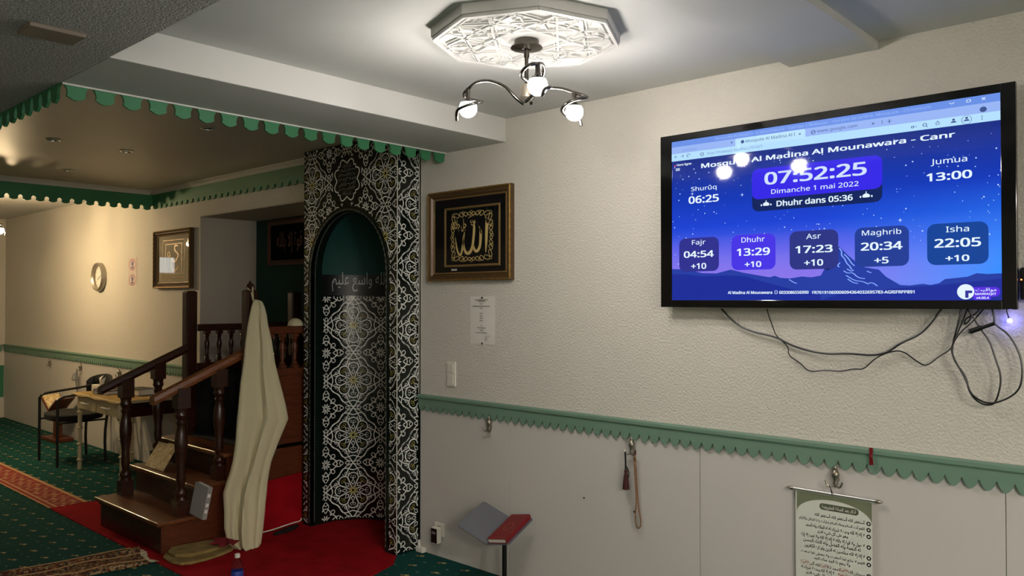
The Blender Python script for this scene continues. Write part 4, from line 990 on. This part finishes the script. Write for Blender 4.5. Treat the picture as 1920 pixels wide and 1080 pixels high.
# things lying about the pulpit
t = thing('book', 'grey white book standing on the lowest pulpit step', 'book', (-4.93, -.985, .2122), (math.radians(-8), math.radians(7), math.radians(4)))
b = MB(); b.box(-.075, .075, -.002, .0015, .01, .215); b.box(-.075, .075, .027, .030, .01, .215); b.box(.0725, .0755, -.002, .030, .01, .215); b.build('cover', mat('grey book cover', (150, 148, 146), .45), t, local=True)
b = MB(); b.box(-.072, .072, .0016, .0269, .014, .211); b.build('pages', 'paper', t, local=True)
b = MB()
for z in (.05, .09, .15): b.box(.0756, .0762, .004, .024, z, z+.022)
b.build('spine_label', 'paper', t, local=True)
q = [Vector(p) for p in ((-5.855, -.912, .404), (-5.56, -.912, .404), (-5.57, -.792, .575), (-5.88, -.80, .56))]
nn = (q[1]-q[0]).cross(q[3]-q[0]).normalized()*.004
t = thing('leaflet', 'open yellowed printed leaflet leaning on the second pulpit step', 'leaflet', (-5.72, -.85, .403))
m1, m2 = q[0].lerp(q[1], .52), q[3].lerp(q[2], .5)
for a, c, d, e in ((q[0], m1, m2, q[3]), (m1, q[1], q[2], m2)):
    b = MB(); b.obox(a, c-a, e-a, nn); b.build('page', 'leaflet', t)
t = thing('folded_rug', 'beige rug folded into a flat bundle beside the pulpit stairs', 'rug', (-4.80, -1.0, 0))
b = MB()
P = [(-4.99, -1.19), (-4.72, -1.215), (-4.66, -1.10), (-4.71, -.86), (-4.80, -.78), (-4.94, -.83), (-4.985, -1.0)]
b.prism(smooth2(P, 1, True), 'z', .0075, .026); b.build('lower_layer', 'beigerug', t, bevel=.008)
P = [(-4.985, -1.16), (-4.76, -1.17), (-4.74, -.95), (-4.80, -.80), (-4.93, -.84), (-4.98, -1.0)]
b = MB(); b.prism(smooth2(P, 1, True), 'z', .0262, .050); b.build('upper_layer', 'beigerug', t, bevel=.010)
b = MB(); P = []
for k in range(22):
    a = 2*PI*k/22; r = .055+.03*((k*7) % 5)/4*(1 if k % 2 else -.5); P.append((-4.80+1.9*r*math.cos(a)*.8, -.845+1.5*r*math.sin(a)))
vs = [(x, y, .053+.008*((i*3) % 4)) for i, (x, y) in enumerate(P)]+[(-4.80, -.85, .085)]
b.add(vs, [(i, (i+1) % 22, 22) for i in range(22)]); o = b.build('red_rag', mat('dark red cotton', (112, 12, 20), .9))
o.modifiers.new('s', 'SOLIDIFY').thickness = .004
tag(o, 'crumpled dark red rag on the folded beige rug by the robe hem', 'cloth')
b = MB(); b.sphere((-5.03, -.20, 1.4135), .075, 18, 10, (.8, .75, .72)); b.v = [(x, y, max(z, 1.4125)) for x, y, z in b.v]
tag(b.build('round_cap', 'cloth', smooth=True), 'small cream cap lying on the pulpit right top rail', 'cap')

# water bottle
t = thing('water_bottle', 'small clear plastic water bottle with blue label on red carpet', 'bottle', (-4.085, -1.16, .0075))
b = MB(); b.lathe([(.028, 0), (.031, .006), (.031, .03), (.029, .035), (.031, .04), (.031, .10), (.032, .115), (.030, .135), (.022, .155), (.0135, .172), (.0125, .18)], n=24); b.build('body', 'pet', t, smooth=True, local=True)
b = MB(); b.lathe([(.0295, .004), (.0295, .085)], n=20); b.build('water', mat('water', (200, 215, 225), .05, spec=.5), t, smooth=True, local=True)
bpy.data.materials['water'].node_tree.nodes['Principled BSDF'].inputs['Transmission Weight'].default_value = 1
b = MB(); b.lathe([(.0318, .055), (.0326, .057), (.0326, .108), (.0318, .110)], n=28, closed=False); lb = b.build('label', mat('blue label', (44, 66, 150), .4), t, smooth=True, local=True)
b = MB(); b.add([(.0328*math.cos(a), .0328*math.sin(a), .083+dz) for a, dz in [(-2.45+.42*math.cos(2*PI*k/14), .016*math.sin(2*PI*k/14)) for k in range(14)]], [tuple(range(14))]); b.build('label_emblem', 'paper', lb, local=True)
b = MB(); b.lathe([(.0145, .180), (.0145, .198), (.0125, .2)], n=20); b.build('cap', 'plastic', t, local=True)

# folded prayer rug in front
t = thing('prayer_rug', 'patterned brown prayer rug folded lengthwise on the green carpet', 'rug', (-5.15, -1.6, 0))
b = MB(); vs = []; nx, ny = 18, 24
for j in range(ny+1):
    for i in range(nx+1):
        u, v = i/nx, j/ny
        y = -1.27-v*.80; cx = -5.08-.10*v; wd = .36
        x = cx+(u-.5)*wd+.02*math.sin(v*9)*(u-.5)
        z = .010+.030*math.exp(-((u-.34-.06*math.sin(v*4))/.10)**2)+.018*math.exp(-((u-.78)/.14)**2)+.008*math.sin(v*14+u*5)*u+.008
        if i in (0, nx): z = .006
        vs.append((x, y+.025*math.sin(u*6), z))
b.add(vs, [(j*(nx+1)+i, j*(nx+1)+i+1, (j+1)*(nx+1)+i+1, (j+1)*(nx+1)+i) for j in range(ny) for i in range(nx)])
o = b.build('rug_body', 'prayer_rug', t, smooth=True); o.modifiers.new('s', 'SOLIDIFY').thickness = .006
b = MB()
for u in (.06, .5, .93):
    Q = []
    for j in range(ny+1):
        v = j/ny; i = int(u*nx); p = vs[j*(nx+1)+i]; Q.append((p[0], p[1], p[2]+.003))
    b.tube(Q, .007, 6, flat=.35)
b.build('border_stripe', 'strip_beige', t, smooth=True)
b = MB()
for i in range(40):
    x = -5.26+.36*i/39; y = -1.268+.025*math.sin(i/39*6); b.tube([(x, y, .010), (x+rnd.uniform(-.006, .006), y+.022, .009), (x+rnd.uniform(-.01, .01), y+.04, .0085)], .0014, 4)
f_ = b.build('fringe', 'cloth', t); f_['kind'] = 'stuff'

# ------------------------------------------------------------------ desk, chair and what is on them
dk = thing('writing_desk', 'cream desk with two small drawers and bamboo style legs', 'desk', (-7.64, -.3, 0))
dx0, dx1, dy0, dy1 = -8.16, -7.13, -.585, -.045
MB().box(dx0-.02, dx1+.02, dy0-.02, dy1+.01, .700, .722).build('desk_top', 'cream', dk, bevel=.004)
b = MB(); b.box(dx0+.05, dx1-.02, dy0+.014, dy1-.03, .575, .6995); b.build('apron', 'wood', dk, bevel=.003)
for x0_, x1_ in ((dx0+.06, -7.665), (-7.640, dx1-.03)):
    d = MB().box(x0_, x1_, dy0-.004, dy0+.0135, .582, .694).build('drawer', 'cream', dk, bevel=.003)
    c = (x0_+x1_)/2; MB().tube([(c-.06, dy0-.004, .645), (c-.06, dy0-.030, .645), (c+.06, dy0-.030, .645), (c+.06, dy0-.004, .645)], .009, 8).build('drawer_pull', 'plastic', d, smooth=True)
for x, y in ((dx0+.03, dy0+.03), (dx1-.03, dy0+.03), (dx0+.03, dy1-.03), (dx1-.03, dy1-.03)):
    prof = [(.021, 0)]
    for z in (.09, .24, .39, .54): prof += [(.0185, z-.014), (.027, z-.005), (.027, z+.005), (.0185, z+.014)]
    b = MB(); b.lathe(prof+[(.021, .6995)], (x, y, 0), 14)
    lg = b.build('leg', 'cream', dk, smooth=True)
    s_ = 1 if x < -7.6 else -1
    MB().tube([(x, y, .46), (x+s_*.03, y, .53), (x+s_*.10, y, .565)], .009, 8, 2).build('bracket', 'cream', lg, smooth=True)
b = MB(); vs = []; nx, ny = 26, 14
for j in range(ny+1):
    for i in range(nx+1):
        u, v = i/nx, j/ny; x = dx0-.045+u*(dx1-dx0+.075); y = dy0-.035+v*(dy1-dy0+.055)
        e = max(0, dy0-.022-y); z = .7255+.002*math.sin(u*31+v*7)*math.sin(v*13)
        if j == 0: z = .712+.006*math.sin(u*19)
        if i == 0: z = .706+.006*math.sin(v*15)
        vs.append((x, y, z))
b.add(vs, [(j*(nx+1)+i, j*(nx+1)+i+1, (j+1)*(nx+1)+i+1, (j+1)*(nx+1)+i) for j in range(ny) for i in range(nx)])
tag(b.build('table_cloth', 'mustard', smooth=True), 'mustard cloth spread over the cream desk top', 'cloth')
t = thing('tissue_box', 'white tissue box with a tissue sticking up on the desk', 'tissue box', (-7.99, -.42, .7285))
MB().box(-.085, .085, -.055, .055, .001, .068).build('carton', 'paper', t, bevel=.003, local=True)
MB().box(-.05, .05, -.02, .02, .068, .0688).build('opening', 'inkgrey', t, local=True)
b = MB(); b.add([(-.03, 0, .069), (.025, .01, .069), (.06, .02, .14), (.02, -.015, .115), (.0, .02, .155), (-.025, -.01, .13)], [(0, 1, 3), (1, 2, 3), (0, 3, 5), (3, 4, 5)]); o = b.build('tissue', 'paper', t, local=True); o.modifiers.new('s', 'SOLIDIFY').thickness = .002
def book(name, label, loc, rz, sx_, sy_, sz_, m_):
    t = thing(name, label, 'book', loc, (0, 0, rz))
    b = MB(); b.box(-sx_/2, sx_/2, -sy_/2, sy_/2, 0, .003); b.box(-sx_/2, sx_/2, -sy_/2, sy_/2, sz_-.003, sz_); b.box(-sx_/2, -sx_/2+.003, -sy_/2, sy_/2, .003, sz_-.003); b.build('cover', m_, t, local=True)
    MB().box(-sx_/2+.0031, sx_/2-.006, -sy_/2+.005, sy_/2-.005, .0031, sz_-.0031).build('pages', 'paper', t, local=True); return t
M['navy'] = mat('dark navy cover', (26, 30, 36), .45); M['silver'] = mat('silver grey cover', (130, 130, 130), .4); M['brown'] = mat('brown cover', (96, 52, 34), .5)
book('book', 'grey book at the bottom of the desk pile beside the tissue box', (-7.79, -.44, .7285), .2, .22, .15, .03, 'silver')
book('book', 'thin brown book on top of the grey book on the desk', (-7.79, -.44, .7592), .5, .19, .13, .02, 'brown')
book('book', 'dark navy book lying flat farthest right on the desk', (-7.52, -.25, .7285), .1, .26, .18, .055, 'navy')

ch = thing('armchair', 'black metal armchair with padded seat left of the desk', 'chair', (-8.63, -.46, 0))
ax0, ax1, ay0, ay1 = -8.865, -8.36, -.675, -.235
b = MB(); P = smooth2([(-8.90, -.69), (-8.325, -.69), (-8.33, -.20), (-8.895, -.20)], 3, True); b.prism(P, 'z', .425, .485)
b.build('seat', 'blackmat', ch, smooth=True, bevel=.012)
for x in (ax0, ax1):
    MB().tube([(x, ay0, .0), (x, ay0, .30), (x, ay0, .63)], .0135, 10).build('front_leg', 'black', ch, smooth=True)
    MB().tube([(x, ay1, .0), (x, ay1-.01, .25), (x, ay1+.01, .45), (x+(.015 if x < -8.6 else -.015), ay1+.07, .80)], .0135, 10, 1).build('rear_leg', 'black', ch, smooth=True)
    MB().tube([(x, ay0, .62), (x, ay0+.02, .655), (x, ay0+.06, .668), (x, -.25, .70), (x, -.195, .715)], .017, 10, 2, .7).build('armrest', 'black', ch, smooth=True)
    MB().tube([(x, ay0, .415), (x, ay1, .415)], .009, 8).build('seat_rail', 'black', ch)
b = MB(); vs = []
for i in range(17):
    a = -1+2*i/16; x = -8.63+.31*a; y = -.20+.09*(1-a*a); zt = .752+.085*(1-a*a)**.6; vs += [(x, y, zt-.16), (x, y, zt)]
b.add(vs, [(2*i, 2*i+2, 2*i+3, 2*i+1) for i in range(16)]); o = b.build('backrest', 'black', ch, smooth=True); o.modifiers.new('s', 'SOLIDIFY').thickness = .018
# wooden book stand behind the chair with an open book
t = thing('wooden_lectern', 'low wooden reading stand behind the black armchair', 'lectern', (-9.98, -.14, 0))
MB().box(-10.20, -9.76, -.25, -.045, .001, .04).build('base', 'wood_side', t, bevel=.004)
MB().box(-10.02, -9.93, -.18, -.11, .0405, .34).build('column', 'wood_side', t, bevel=.004)
for s_, nm in ((-1, 'rest'), (1, 'rest')):
    o_ = Vector((-9.975, -.25, .341)); MB().obox(o_, Vector((s_*.25, 0, .135)), Vector((0, .20, .02)), Vector((0, 0, .012))).build(nm, 'wood_side', t)
t = thing('open_book', 'open book with cream pages on the wooden stand behind the armchair', 'book', (-9.975, -.15, .40))
for s_ in (-1, 1):
    o_ = Vector((-9.975+.003*s_, -.24, .3625)); MB().obox(o_, Vector((s_*.22, 0, .119)), Vector((0, .17, .017)), Vector((-s_*.008, 0, .018))).build('page_block', 'leaflet' if s_ < 0 else 'paper', t)
    MB().obox(o_+Vector((0, -.005, -.004)), Vector((s_*.23, 0, .1245)), Vector((0, .18, .018)), Vector((0, 0, .003))).build('cover', 'redleather', t)

# clock and notice on the far wall
t = thing('wall_clock', 'round wall clock with thick silver rim on the warm lit wall', 'clock', (-9.145, -.001, 1.848))
b = MB(); b.lathe([(.155, -.001), (.157, -.035), (.150, -.048), (.140, -.05), (.122, -.035), (.118, -.012)], n=40, ax='y', closed=False); b.build('rim', mat('brushed silver plastic', (168, 160, 146), .3, .5), t, smooth=True, local=True)
b = MB(); b.lathe([(.1225, -.006), (.1225, -.011)], n=36, ax='y'); fc = b.build('dial', 'paper', t, local=True)
b = MB()
for k in range(12):
    a = 2*PI*k/12; c_, s_ = math.sin(a), math.cos(a); b.add([(c_*.092-s_*.003, -.0115, s_*.092+c_*.003), (c_*.092+s_*.003, -.0115, s_*.092-c_*.003), (c_*.110+s_*.003, -.0115, s_*.110-c_*.003), (c_*.110-s_*.003, -.0115, s_*.110+c_*.003)], [(0, 1, 2, 3)])
b.build('hour_marks', 'ink', fc, local=True)
for nm, ang, ln, w_ in (('hour_hand', math.radians(236), .06, .006), ('minute_hand', math.radians(72), .095, .004)):
    c_, s_ = math.sin(ang), math.cos(ang); b = MB(); b.obox((-s_*w_/2, -.0135, c_*w_/2), (c_*ln, 0, s_*ln), (s_*w_, 0, -c_*w_), (0, -.001, 0)); b.build(nm, 'ink', t, local=True)
t = thing('safety_notice', 'narrow white notice with two round mask symbols beside the clock', 'notice', (-8.32, -.002, 1.886))
MB().box(-8.424, -8.217, -.0028, -.0012, 1.746, 2.028).build('sheet', mat('glossy paper', (226, 212, 204), .25), t)
M['noticeink'] = mat('violet ink', (120, 104, 140), .6); M['noticered'] = mat('faded red ink', (176, 110, 110), .6)
b = MB(); fn = lambda x, z: (x, -.0031, z)
for zc in (1.955, 1.80):
    ribbon(b, [(-8.32+.075*math.cos(2*PI*k/24), zc+.052*math.sin(2*PI*k/24)) for k in range(24)], .012, fn, True)
b.build('prohibition_ring', 'noticered', t)
for zc in (1.955, 1.80):
    b = MB(); b.add([fn(-8.32+.03*math.cos(2*PI*k/14), zc+.012+.026*math.sin(2*PI*k/14)) for k in range(14)], [tuple(range(14))]); b.add([fn(-8.36, zc-.038), fn(-8.28, zc-.038), fn(-8.295, zc-.016), fn(-8.345, zc-.016)], [(0, 1, 2, 3)]); b.build('person_symbol', 'noticeink', t)

# coat hooks
def hook(x, z, label, far_=False):
    if hook.src is None:
        t = thing('coat_hook', label, 'coat hook', (x, -.0085, z), (0, 0, 0), 'pewter coat hooks under the green dado')
        b = MB(); b.lathe([(.0095, .0), (.012, -.004), (.010, -.012), (.007, -.020)], (0, 0, -.012), 14, 'y')
        b.v = [(v[0], v[1], v[2]) for v in b.v]
        b.lathe([(.0035, .046), (.007, .041), (.0085, .034), (.006, .029), (.010, .025), (.0165, .014), (.0165, .004), (.011, -.006), (.0085, -.02), (.0105, -.028), (.008, -.04), (.003, -.044)], (0, -.018, 0), 16)
        b.build('hook_body', 'pewter', t, smooth=True, local=True)
        for s_ in (-1, 1): MB().tube([(0, -.022, -.030), (s_*.010, -.028, -.040), (s_*.022, -.034, -.041), (s_*.031, -.037, -.030), (s_*.034, -.037, -.016)], .0036, 8, 2).build('prong', 'pewter', t, smooth=True, local=True)
        hook.src = t; return t
    return dup(hook.src, (x, -.0085, z), label)
hook.src = None
hook(-3.262, .872, 'empty pewter coat hook on the panel between niche and beads')
hook(-2.268, .866, 'pewter coat hook carrying the prayer beads and dark tassel')
hook(-1.258, .864, 'pewter coat hook with the green and white scroll hanging on it')
hook(-10.64, .842, 'empty coat hook leftmost on the far panelling')
hook(-9.65, .842, 'coat hook on the far panelling with grey beads hung on it')
hook(-8.58, .842, 'empty coat hook on the panelling above the desk')
def beads(pts, r, k, n_=8):
    P = [Vector(p) for p in pts]
    for _ in range(3):
        Q = [P[0]]
        for i in range(len(P)-1): Q += [P[i]*.75+P[i+1]*.25, P[i]*.25+P[i+1]*.75]
        P = Q+[P[-1]]
    L_ = [0]
    for i in range(1, len(P)): L_.append(L_[-1]+(P[i]-P[i-1]).length)
    m_ = int(L_[-1]/(2*r*.95)); out = []; rs = []; j = 0
    for i in range(m_*4+1):
        d = L_[-1]*i/(m_*4)
        while j < len(L_)-2 and L_[j+1] < d: j += 1
        out.append(P[j].lerp(P[j+1], (d-L_[j])/max(L_[j+1]-L_[j], 1e-9))); rs.append(r*(.35, .85, 1, .85)[i % 4])
    return MB().tube(out, rs, n_)
M['beadwood'] = mat('amber brown bead', (132, 92, 62), .35); M['tassel'] = mat('maroon thread', (66, 22, 22), .8)
hy = -.047
t = thing('prayer_beads', 'long string of brown prayer beads hanging from right hook prong', 'prayer beads', (-2.232, hy, .84))
beads([(-2.236, hy, .832), (-2.231, hy+.003, .78), (-2.228, hy+.008, .66), (-2.224, hy+.012, .57), (-2.211, hy+.015, .51), (-2.213, hy+.015, .475), (-2.226, hy+.014, .462), (-2.241, hy+.014, .48), (-2.243, hy+.013, .53), (-2.232, hy+.009, .60), (-2.236, hy+.004, .70), (-2.241, hy+.001, .80), (-2.238, hy, .832)], .0048, 0).build('bead_string', 'beadwood', t, smooth=True)
MB().tube([(-2.233, hy, .832), (-2.2325, hy+.0, .853)], .004, 8).build('end_loop', 'tassel', t)
MB().sphere((-2.230, hy-.004, .815), .006, 10, 6).build('end_bead', 'gold', t, smooth=True)
MB().sphere((-2.246, hy+.010, .545), .006, 10, 6).build('divider_bead', 'tassel', t, smooth=True)
t = thing('tassel_cord', 'dark cord with maroon tassel hanging from left hook prong', 'tassel', (-2.292, hy, .80))
MB().tube([(-2.293, hy, .838), (-2.291, hy, .79), (-2.294, hy+.005, .75)], .0045, 8).build('cord', 'black', t)
MB().tube([(-2.290, hy+.003, .765), (-2.277, hy+.003, .75), (-2.273, hy+.004, .725), (-2.281, hy+.004, .705), (-2.290, hy+.004, .715)], .0028, 6, 2).build('cord_loop', 'black', t)
b = MB(); b.lathe([(.006, .750), (.009, .742), (.008, .73), (.012, .71), (.0165, .672), (.018, .650), (.012, .648)], (-2.293, hy+.006, 0), 14); b.build('tassel_fringe', 'tassel', t, smooth=True)
t = thing('prayer_beads', 'short string of grey beads with tuft hung on far hook', 'prayer beads', (-9.66, hy, .80))
beads([(-9.690, hy, .822), (-9.715, hy, .74), (-9.70, hy, .60), (-9.67, hy, .55), (-9.655, hy, .64), (-9.67, hy, .76), (-9.682, hy, .822)], .008, 0, 6).build('bead_string', 'silver', t, smooth=True)
MB().lathe([(.012, .78), (.022, .76), (.035, .70), (.02, .69)], (-9.72, hy-.01, 0), 10).build('tuft', 'silver', t, smooth=True)

# frames of small wall fittings
t = thing('paper_notice', 'white printed sheet in a plastic sleeve taped under the calligraphy', 'notice', (-3.34, -.002, 1.475))
b = MB(); vs = []
for j in range(9):
    for i in range(7):
        u, v = i/6, j/8; vs.append((-3.443+.207*u, -.0025-.004*math.sin(u*PI)*math.sin(v*3.0+.3)**2-.0015*math.sin(v*9), 1.336+.284*v))
b.add(vs, [(j*7+i, j*7+i+1, (j+1)*7+i+1, (j+1)*7+i) for j in range(8) for i in range(6)]); o = b.build('sheet', 'paper', t, smooth=True)
b = MB(); fn = lambda x, z: (x, -.0095, z)
for z, w_, k in ((1.600, .055, 0), (1.592, .03, 0), (1.576, .014, 0), (1.562, .072, 1), (1.549, .013, 1), (1.519, .015, 1), (1.505, .012, 1), (1.490, .014, 1), (1.476, .015, 1), (1.447, .005, 0), (1.433, .034, 1), (1.418, .014, 1), (1.404, .048, 1)):
    x = -3.342-w_
    while x < -3.342+w_:
        e = min(x+rnd.uniform(.006, .014), -3.342+w_); b.add([fn(x, z-.0022), fn(e-.0015, z-.0022), fn(e-.0015, z+.0022), fn(x, z+.0022)], [(0, 1, 2, 3)]); x = e+.001
b.build('printed_lines', 'inkgrey', t, flip=False)
b = MB(); ribbon(b, smooth2([(-3.268, 1.385), (-3.30, 1.383), (-3.318, 1.372), (-3.306, 1.358), (-3.292, 1.366), (-3.300, 1.378), (-3.312, 1.350)], 2), .002, fn); b.build('signature', 'inkgrey', t)
for z in (1.612, 1.341): MB().sphere((-3.34, -.006, z), .006, 8, 6).build('pin', 'ink', t)
t = thing('light_switch', 'white double rocker light switch above the dado by niche', 'switch', (-3.606, -.001, 1.142))
MB().box(-3.645, -3.567, -.011, -.001, 1.066, 1.218).build('plate', 'plastic', t, bevel=.003)
for z in (1.107, 1.178): MB().obox((-3.632, -.0115, z-.028), (.052, 0, 0), (0, -.002, .056), (0, -.004, 0)).build('rocker', 'plastic', t, bevel=.0015)
t = thing('wall_socket', 'white wall power socket on the panelling near the floor', 'socket', (-3.709, -.008, .17))
MB().box(-3.752, -3.666, -.017, -.0078, .128, .212).build('plate', 'plastic', t, bevel=.003)
MB().lathe([(.024, -.0172), (.022, -.0178)], (-3.709, 0, .17), 20, 'y').build('recess', 'inkgrey', t)
t = thing('plug_in_device', 'white plug in device with dark front panel in the socket', 'device', (-3.705, -.035, .15))
MB().box(-3.735, -3.675, -.058, -.0182, .092, .192).build('shell', 'plastic', t, bevel=.008)
MB().box(-3.731, -3.679, -.0592, -.0582, .098, .186).build('front_panel', 'black', t)
MB().box(-3.722, -3.690, -.0602, -.0594, .152, .166).build('display', 'silver', t)
t = thing('cable_cover', 'small white plastic cable cover at the niche right foot', 'cable cover', (-3.868, -.03, .03))
MB().box(-3.896, -3.830, -.045, -.0085, .001, .035).build('cover', 'plastic', t, bevel=.006)
MB().lathe([(.010, .0355), (.010, .075)], (-3.88, -.026, 0), 12).build('spout', 'plastic', t)
b = MB(); b.lathe([(.0045, -.0078), (.0045, -.0105), (.002, -.011)], (-2.581, 0, .553), 10, 'y'); tag(b.build('screw', 'steel', smooth=True), 'lone screw head in the grey panel below the dado', 'screw')
t = thing('ribbon_clip', 'small red ribbon knot clipped over the green dado edge', 'ribbon', (-1.113, -.036, .965))
b = MB(); b.add([(-1.120, -.0345, 1.003), (-1.106, -.0345, 1.003), (-1.107, -.037, .97), (-1.104, -.034, .935), (-1.119, -.034, .932), (-1.118, -.037, .97)], [(0, 1, 2, 5), (5, 2, 3, 4)]); o = b.build('ribbon', 'redleather', t); o.modifiers.new('s', 'SOLIDIFY').thickness = .003
MB().sphere((-1.112, -.040, .968), .007, 10, 6, (1, .7, 1.2)).build('knot', 'redleather', t, smooth=True)

# hanging scroll with prayers
sc = thing('hanging_scroll', 'green and white prayer scroll hanging from a silver rod', 'scroll', (-1.27, -.03, .78))
MB().tube([(-1.437, -.028, .789), (-1.098, -.028, .789)], .0072, 14).build('top_rod', mat('satin aluminium', (200, 200, 196), .3, .7), sc, smooth=True)
for x, s_ in ((-1.437, -1), (-1.098, 1)):
    MB().lathe([(.0085, 0), (.0085, s_*.008), (.006, s_*.009), (.0085, s_*.013), (.005, s_*.02), (.0015, s_*.028)], (x, -.028, .789), 14, 'x').build('rod_finial', 'pewter', sc, smooth=True)
MB().tube([(-1.270, -.030, .782), (-1.270, -.040, .80), (-1.277, -.040, .828), (-1.276, -.046, .826), (-1.268, -.034, .797), (-1.270, -.024, .783)], .0018, 6, 1).build('hanging_loop', 'black', sc)
px0, px1, pz0, pz1 = -1.428, -1.112, .27, .782
sh = MB().box(px0, px1, -.0275, -.0265, pz0, pz1).build('sheet', mat('off white print', (214, 216, 206), .55), sc)
MB().tube([(-1.437, -.028, .268), (-1.098, -.028, .268)], .0072, 14).build('bottom_rod', 'plastic', sc)
F_ = lambda k: (lambda x, z: (x, -.0277-.0003*k, z))
M['olive'] = mat('olive print', (118, 124, 98), .55); M['olived'] = mat('dark olive print', (84, 92, 70), .55)
f = F_(0); b = MB(); P = [(px0+.16-.155*math.cos(PI*k/24), .690+.072*math.sin(PI*k/24)) for k in range(25)]
for i in range(24): b.add([f(*P[i]), f(*P[i+1]), f(P[i+1][0], pz1-.002), f(P[i][0], pz1-.002)], [(0, 1, 2, 3)])
b.build('arch_border', 'olive', sh)
f = F_(1); b = MB(); b.add([f(x, z) for x, z in rrect(-1.325, .718, -1.165, .745, .0125, 6)], [tuple(range(28))]); b.build('title_pill', 'olived', sh)
b = MB(); lettering(b, arabic('أذكار بعد الصلاة المفروضة'), -1.315, .721, -1.175, .743, F_(2), .012, 3); b.build('title_text', 'paper', sh, flip=False)
LN = [(1, 'أستغفر الله أستغفر الله أستغفر الله', .693, -1.345, -1.142), (1, 'اللهم أنت السلام ومنك السلام تباركت يا ذا الجلال والإكرام', .668, -1.412, -1.142), (1, 'لا إله إلا الله وحده لا شريك له له الملك وله الحمد', .641, -1.385, -1.142), (0, 'وهو على كل شيء قدير', .621, -1.335, -1.208),
      (1, 'لا حول ولا قوة إلا بالله لا إله إلا الله ولا نعبد إلا إياه', .598, -1.405, -1.142), (0, 'له النعمة وله الفضل وله الثناء الحسن', .578, -1.395, -1.158), (1, 'لا إله إلا الله مخلصين له الدين ولو كره الكافرون', .554, -1.390, -1.142), (1, 'اللهم لا مانع لما أعطيت ولا معطي لما منعت', .528, -1.405, -1.142), (0, 'ولا ينفع ذا الجد منك الجد', .507, -1.350, -1.200),
      (1, 'سبحان الله       الحمد لله       الله أكبر', .482, -1.370, -1.142), (2, 'ثم يختم المائة بقوله', .460, -1.250, -1.142), (0, 'لا إله إلا الله وحده لا شريك له', .460, -1.405, -1.265), (0, 'وهو على كل شيء قدير', .440, -1.385, -1.25), (1, 'آية الكرسي بعد كل صلاة', .415, -1.36, -1.142)]
M['scrollred'] = mat('red print', (150, 60, 50), .6)
rows_ = []
for i, (dot, t_, z, a, c) in enumerate(LN):
    b = MB(); lettering(b, arabic(t_), a, z-.009, c, z+.0105, F_(1), .022, 2); b.build('verse_line', 'scrollred' if dot == 2 else 'ink', sh, flip=False)
    if dot:
        b = MB(); ribbon(b, [(-1.126+.0065*math.cos(2*PI*k/16), z+.0065*math.sin(2*PI*k/16)) for k in range(16)], .005, F_(1), True); b.build('bullet', 'ink', sh)
for cx in (-1.225, -1.305, -1.388):
    b = MB(); ribbon(b, rrect(cx-.022, .470, cx+.022, .494, .011, 5), .0014, F_(2), True); b.add([F_(1.5)(x, z) for x, z in rrect(cx-.022, .470, cx+.022, .494, .011, 5)], [tuple(range(24))]); b.mi = 0
    b.build('count_oval', mat('oval print', (206, 204, 194), .6), sh)
    b = MB(); lettering(b, arabic('مرة')+'٣٣', cx-.017, .475, cx+.017, .489, F_(3), .01, 2); b.build('count_text', 'scrollred', sh, flip=False)

# grey steel reading stand with a red book
H0, H1, PA, PB = [Vector(p) for p in ((-2.985, -.334, .30), (-3.026, -.086, .379), (-3.154, -.389, .379), (-3.195, -.140, .458))]
h_ = (H1-H0).normalized(); right = Vector((.7385, .6743, 0)); fwd = Vector((-.6743, .7385, 0)); upv = Vector((0, 0, 1))
a_ = PA-H0
bdir = (right*.805-fwd*.575+upv*.16).normalized(); bdir = (bdir-h_*bdir.dot(h_)).normalized()
t = thing('reading_stand', 'grey steel folding reading stand on a dark post by the wall', 'book stand', (-2.97, -.20, 0))
def plate(name, d, L_, nsgn):
    n_ = d.cross(h_).normalized(); n_ = n_ if n_.z > 0 else -n_
    b = MB(); d = d.normalized(); W = (H1-H0).length; c = .012; P = [H0, H0+d*(L_-c), H0+d*L_+h_*c, H0+d*L_+h_*(W-c), H0+d*(L_-c)+h_*W, H1]
    b.add([p for p in P]+[p-n_*.004 for p in P], [tuple(range(6)), tuple(range(11, 5, -1))]+[(i, (i+1) % 6, (i+1) % 6+6, i+6) for i in range(6)]); b.build(name, 'greyplate', t); return n_
plate('plate', a_, a_.length, 1); nb = plate('plate', bdir, .15, 1)
mid = (H0+H1)/2+bdir*.03; top = mid-nb*.012
MB().tube([(top.x, top.y, .02), (top.x, top.y, top.z)], .013, 14).build('post', 'black', t, smooth=True)
MB().lathe([(.12, .001), (.12, .010), (.03, .016), (.013, .03)], (top.x, top.y, 0), 28).build('base', 'black', t, smooth=True)
t = thing('book', 'red hardback book with embossed cover on the grey reading stand', 'book', tuple(H0+bdir*.07+nb*.01))
o_ = H0+bdir*.010+h_*.005+nb*.0015; W = (H1-H0).length-.008; Bw = .125; Th = .026
b = MB(); b.obox(o_, bdir*Bw, h_*W, nb*.003); b.obox(o_+nb*(Th-.003), bdir*Bw, h_*W, nb*.003); b.obox(o_+bdir*(Bw-.003)+nb*.003, bdir*.003, h_*W, nb*(Th-.006)); cv = b.build('cover', 'redleather', t, bevel=.001)
b = MB(); b.obox(o_+bdir*.004+h_*.004+nb*.0031, bdir*(Bw-.0075), h_*(W-.008), nb*(Th-.0062)); b.build('pages', 'paper', t)
f = lambda u, v: tuple(o_+bdir*Bw*u+h_*W*v+nb*(Th+.0003))
b = MB(); ribbon(b, [(.1, .06), (.9, .06), (.9, .94), (.1, .94)], .014, f, True); ribbon(b, [(.5+.2*math.cos(2*PI*k/20), .5+.14*math.sin(2*PI*k/20)) for k in range(20)], .03, f, True)
b.build('embossing', mat('gold tooling', (176, 84, 60), .35, .4), cv)
